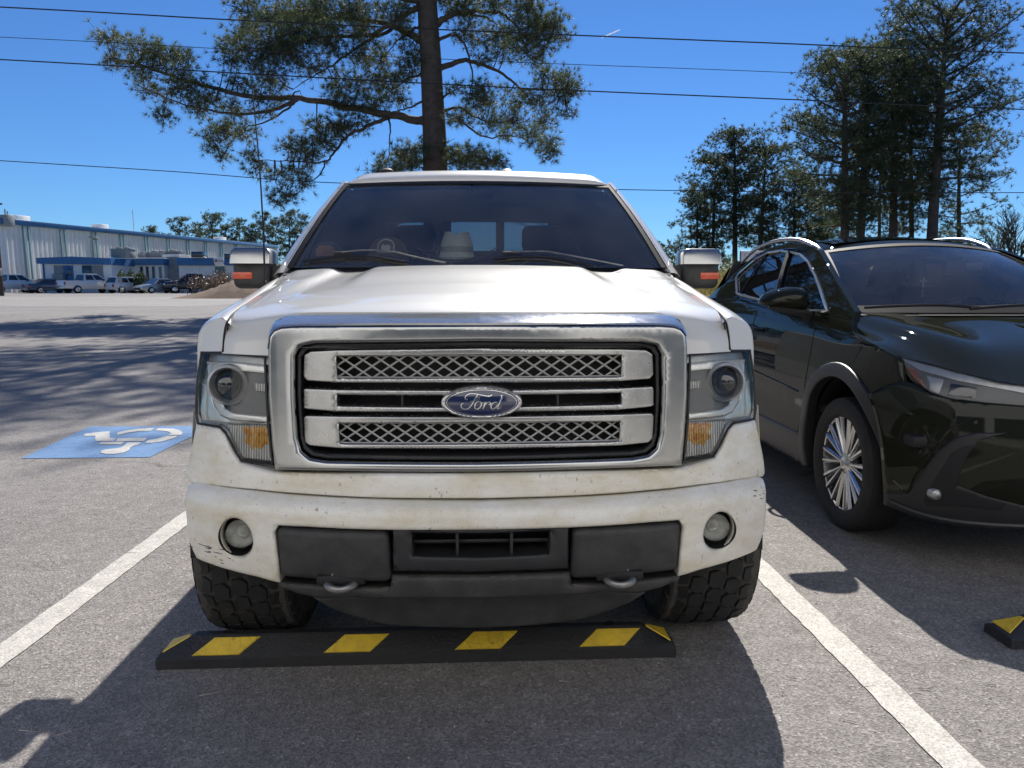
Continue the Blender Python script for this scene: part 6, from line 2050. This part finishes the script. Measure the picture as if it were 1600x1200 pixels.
mb = MB(); pts = [(.36 + .18 * math.cos(a), 1.95 - .08 * math.sin(a), 1.13 + .16 * math.sin(a)) for a in np.linspace(0, 2 * math.pi, 27)[:-1]]
mb.tube(pts, .015, 8, closed=True); mb.tube([(.2, 1.95, 1.13), (.52, 1.95, 1.13)], .025, 8); mb.build('steering_wheel', M['interior'], suv)
def p_in(px, py, y): return hit(px, py, lambda a, b: y, SO, SRZ)
a_, b_ = p_in(1476, 408, 1.86), p_in(1545, 430, 1.86)
rv = MB().box(((a_.x + b_.x) / 2, 1.86, (a_.z + b_.z) / 2), (abs(b_.x - a_.x), .035, a_.z - b_.z), .014).build('rear_view_mirror', M['tan'], suv)
a2, b2 = p_in(1510, 411, 1.838), p_in(1535, 422, 1.838)
MB().box(((a2.x + b2.x) / 2, 1.838, (a2.z + b2.z) / 2), (b2.x - a2.x, .004, a2.z - b2.z), .001).build('sticker', pbr('sticker', (.5, .52, .42), .6), rv)
a2 = p_in(1463, 406, 1.80)
MB().box((a2.x, 1.82, a2.z + .012), (.16, .08, .045), .018).build('sensor_housing', M['interior'], suv)
# wheels
def suv_rim(cx, cy, s):
    mb = MB(); R = SR; o = s * .082
    mb.lathe([(R * .735, o + s * .012), (R * .72, o + s * .014), (R * .69, o + s * .004), (R * .67, o - s * .05), (R * .64, o - s * .12)], 56, (cx, cy, R), 'x')
    for k in range(10):
        for da, w1 in ((-.105, .017), (.105, .017)):
            a = 2 * math.pi * k / 10 + da * 1.3; b = 2 * math.pi * k / 10 + da * .55
            P0 = np.array([cx + o - s * .012, cy + math.cos(b) * R * .15, R + math.sin(b) * R * .15])
            P1 = np.array([cx + o + s * .004, cy + math.cos(a) * R * .70, R + math.sin(a) * R * .70])
            t = np.array([0, -math.sin(a), math.cos(a)])
            f = np.array([s * .012, 0, 0])
            w0 = .010
            vs = [P0 - t * w0, P0 + t * w0, P1 + t * w1, P1 - t * w1, P0 - t * w0 * .3 + f, P0 + t * w0 * .3 + f, P1 + t * w1 * .42 + f, P1 - t * w1 * .42 + f]
            mb.add(vs, [(4, 5, 6, 7), (0, 1, 5, 4), (2, 3, 7, 6), (1, 2, 6, 5), (3, 0, 4, 7)])
    mb.lathe([(.001, o + s * .010), (R * .08, o + s * .010), (R * .10, o + s * .006), (R * .17, o - s * .004), (R * .18, o - s * .05)], 30, (cx, cy, R), 'x')
    return mb
for cy in (SAX, SRX):
    for s in (-1, 1):
        cx = s * (.905 - .118)
        w = .235
        mb = MB(); R = SR
        mb.lathe([(R * .70, -w * .40), (R * .74, -w * .47), (R * .84, -w * .505), (R * .93, -w * .49), (R * .985, -w * .42), (R, -w * .30), (R, w * .30), (R * .985, w * .42), (R * .93, w * .49), (R * .84, w * .505), (R * .74, w * .47), (R * .70, w * .40)], 64, (cx, cy, R), 'x')
        for k in (-.22, -.07, .07, .22): mb.lathe([(R * 1.0, w * (k - .02)), (R * 1.002, w * (k - .055)), (R * 1.002, w * (k + .055)), (R * 1.0, w * (k + .02))], 64, (cx, cy, R), 'x')
        wo_ = mb.build('wheel', M['rubber'], suv)
        suv_rim(cx, cy, s).build('rim', M['alloy'], wo_, smooth=False)
        MB().lathe([(.17, 0), (.17, .02), (.05, .02), (.05, 0)], 30, (cx + s * .0, cy, R), 'x', ).build('brake_disc', M['lampdark'], wo_)
        MB().lathe([(.001, s * .098), (.012, s * .098), (.018, s * .092), (.024, s * .086)], 20, (cx, cy, R), 'x').build('centre_cap', M['lamp_grey'], wo_)
# door mirrors
def smirror():
    a, b = hit(1192, 448, lambda p, q: 1.50, SO, SRZ), hit(1266, 491, lambda p, q: 1.50, SO, SRZ)
    mb = MB(); rows = []
    w, h = b.x - a.x, a.z - b.z
    cx, cz = (a.x + b.x) / 2, (a.z + b.z) / 2
    out = [(-.50, -.12), (-.49, .02), (-.40, .24), (-.22, .40), (.05, .49), (.25, .50), (.40, .40), (.48, .15), (.50, -.22), (.42, -.34), (.15, -.30), (-.2, -.22), (-.42, -.18)]
    out = round_poly(out, .08, 3)
    n = len(out)
    for y, k in ((1.43, .30), (1.44, .62), (1.47, .86), (1.51, .98), (1.56, 1.0), (1.60, .97), (1.605, .9)):
        rows.append([(cx + u * w * k, y, cz + v * h * k) for u, v in out])
    mb.grid(rows, close_v=True); mb.f += [tuple(range(n)), tuple(len(mb.v) - n + k for k in range(n))]
    return mb
sm = sboth('mirror', smirror, M['suv'], angle=60)
def smbase():
    b = hit(1266, 491, lambda p, q: 1.50, SO, SRZ); a = hit(1192, 448, lambda p, q: 1.50, SO, SRZ)
    cz = (a.z + b.z) / 2
    mb = MB(); mb.tube([(a.x + .05, 1.53, cz - .035), (a.x + .16, 1.52, cz - .055), (b.x - .03, 1.52, cz - .075), (b.x + .06, 1.56, cz - .125), (b.x + .13, 1.60, cz - .17)], [.018, .026, .032, .034, .045], 10)
    return mb
for s, par in zip((-1, 1), sm):
    mb = smbase(); (mb if s < 0 else mb.mirror_x()).build('mirror_arm', M['black'], par)

# cross hanging from the inside mirror
ctop, cbot = p_in(1443, 433, 1.80), p_in(1443, 463, 1.80)
ce = empty('hanging_cross', to_world((ctop.x, 1.80, ctop.z), SO, SRZ), SRZ, 'small pale cross hanging inside the SUV windscreen', 'cross')
hh = ctop.z - cbot.z
mb = MB(); mb.box((0, 0, -hh * .28), (.011, .006, hh * .55), .002); mb.box((0, 0, -hh * .20), (hh * .36, .006, .011), .002)
M['pale'] = pbr('pale_wood', (.6, .58, .5), .6)
mb.build('cross', M['pale'], ce)
mb = MB()
for k in range(5): mb.lathe([(.001, -.006), (.006, 0), (.001, .006)], 8, (0, 0, -hh * (.66 + .09 * k)), 'z')
mb.build('bead', M['pale'], ce)
MB().tube([(0, 0, 0), (.012, .02, .05), (.05, .05, a_.z - ctop.z - .02)], .0012, 4).build('cord', M['pale'], ce)
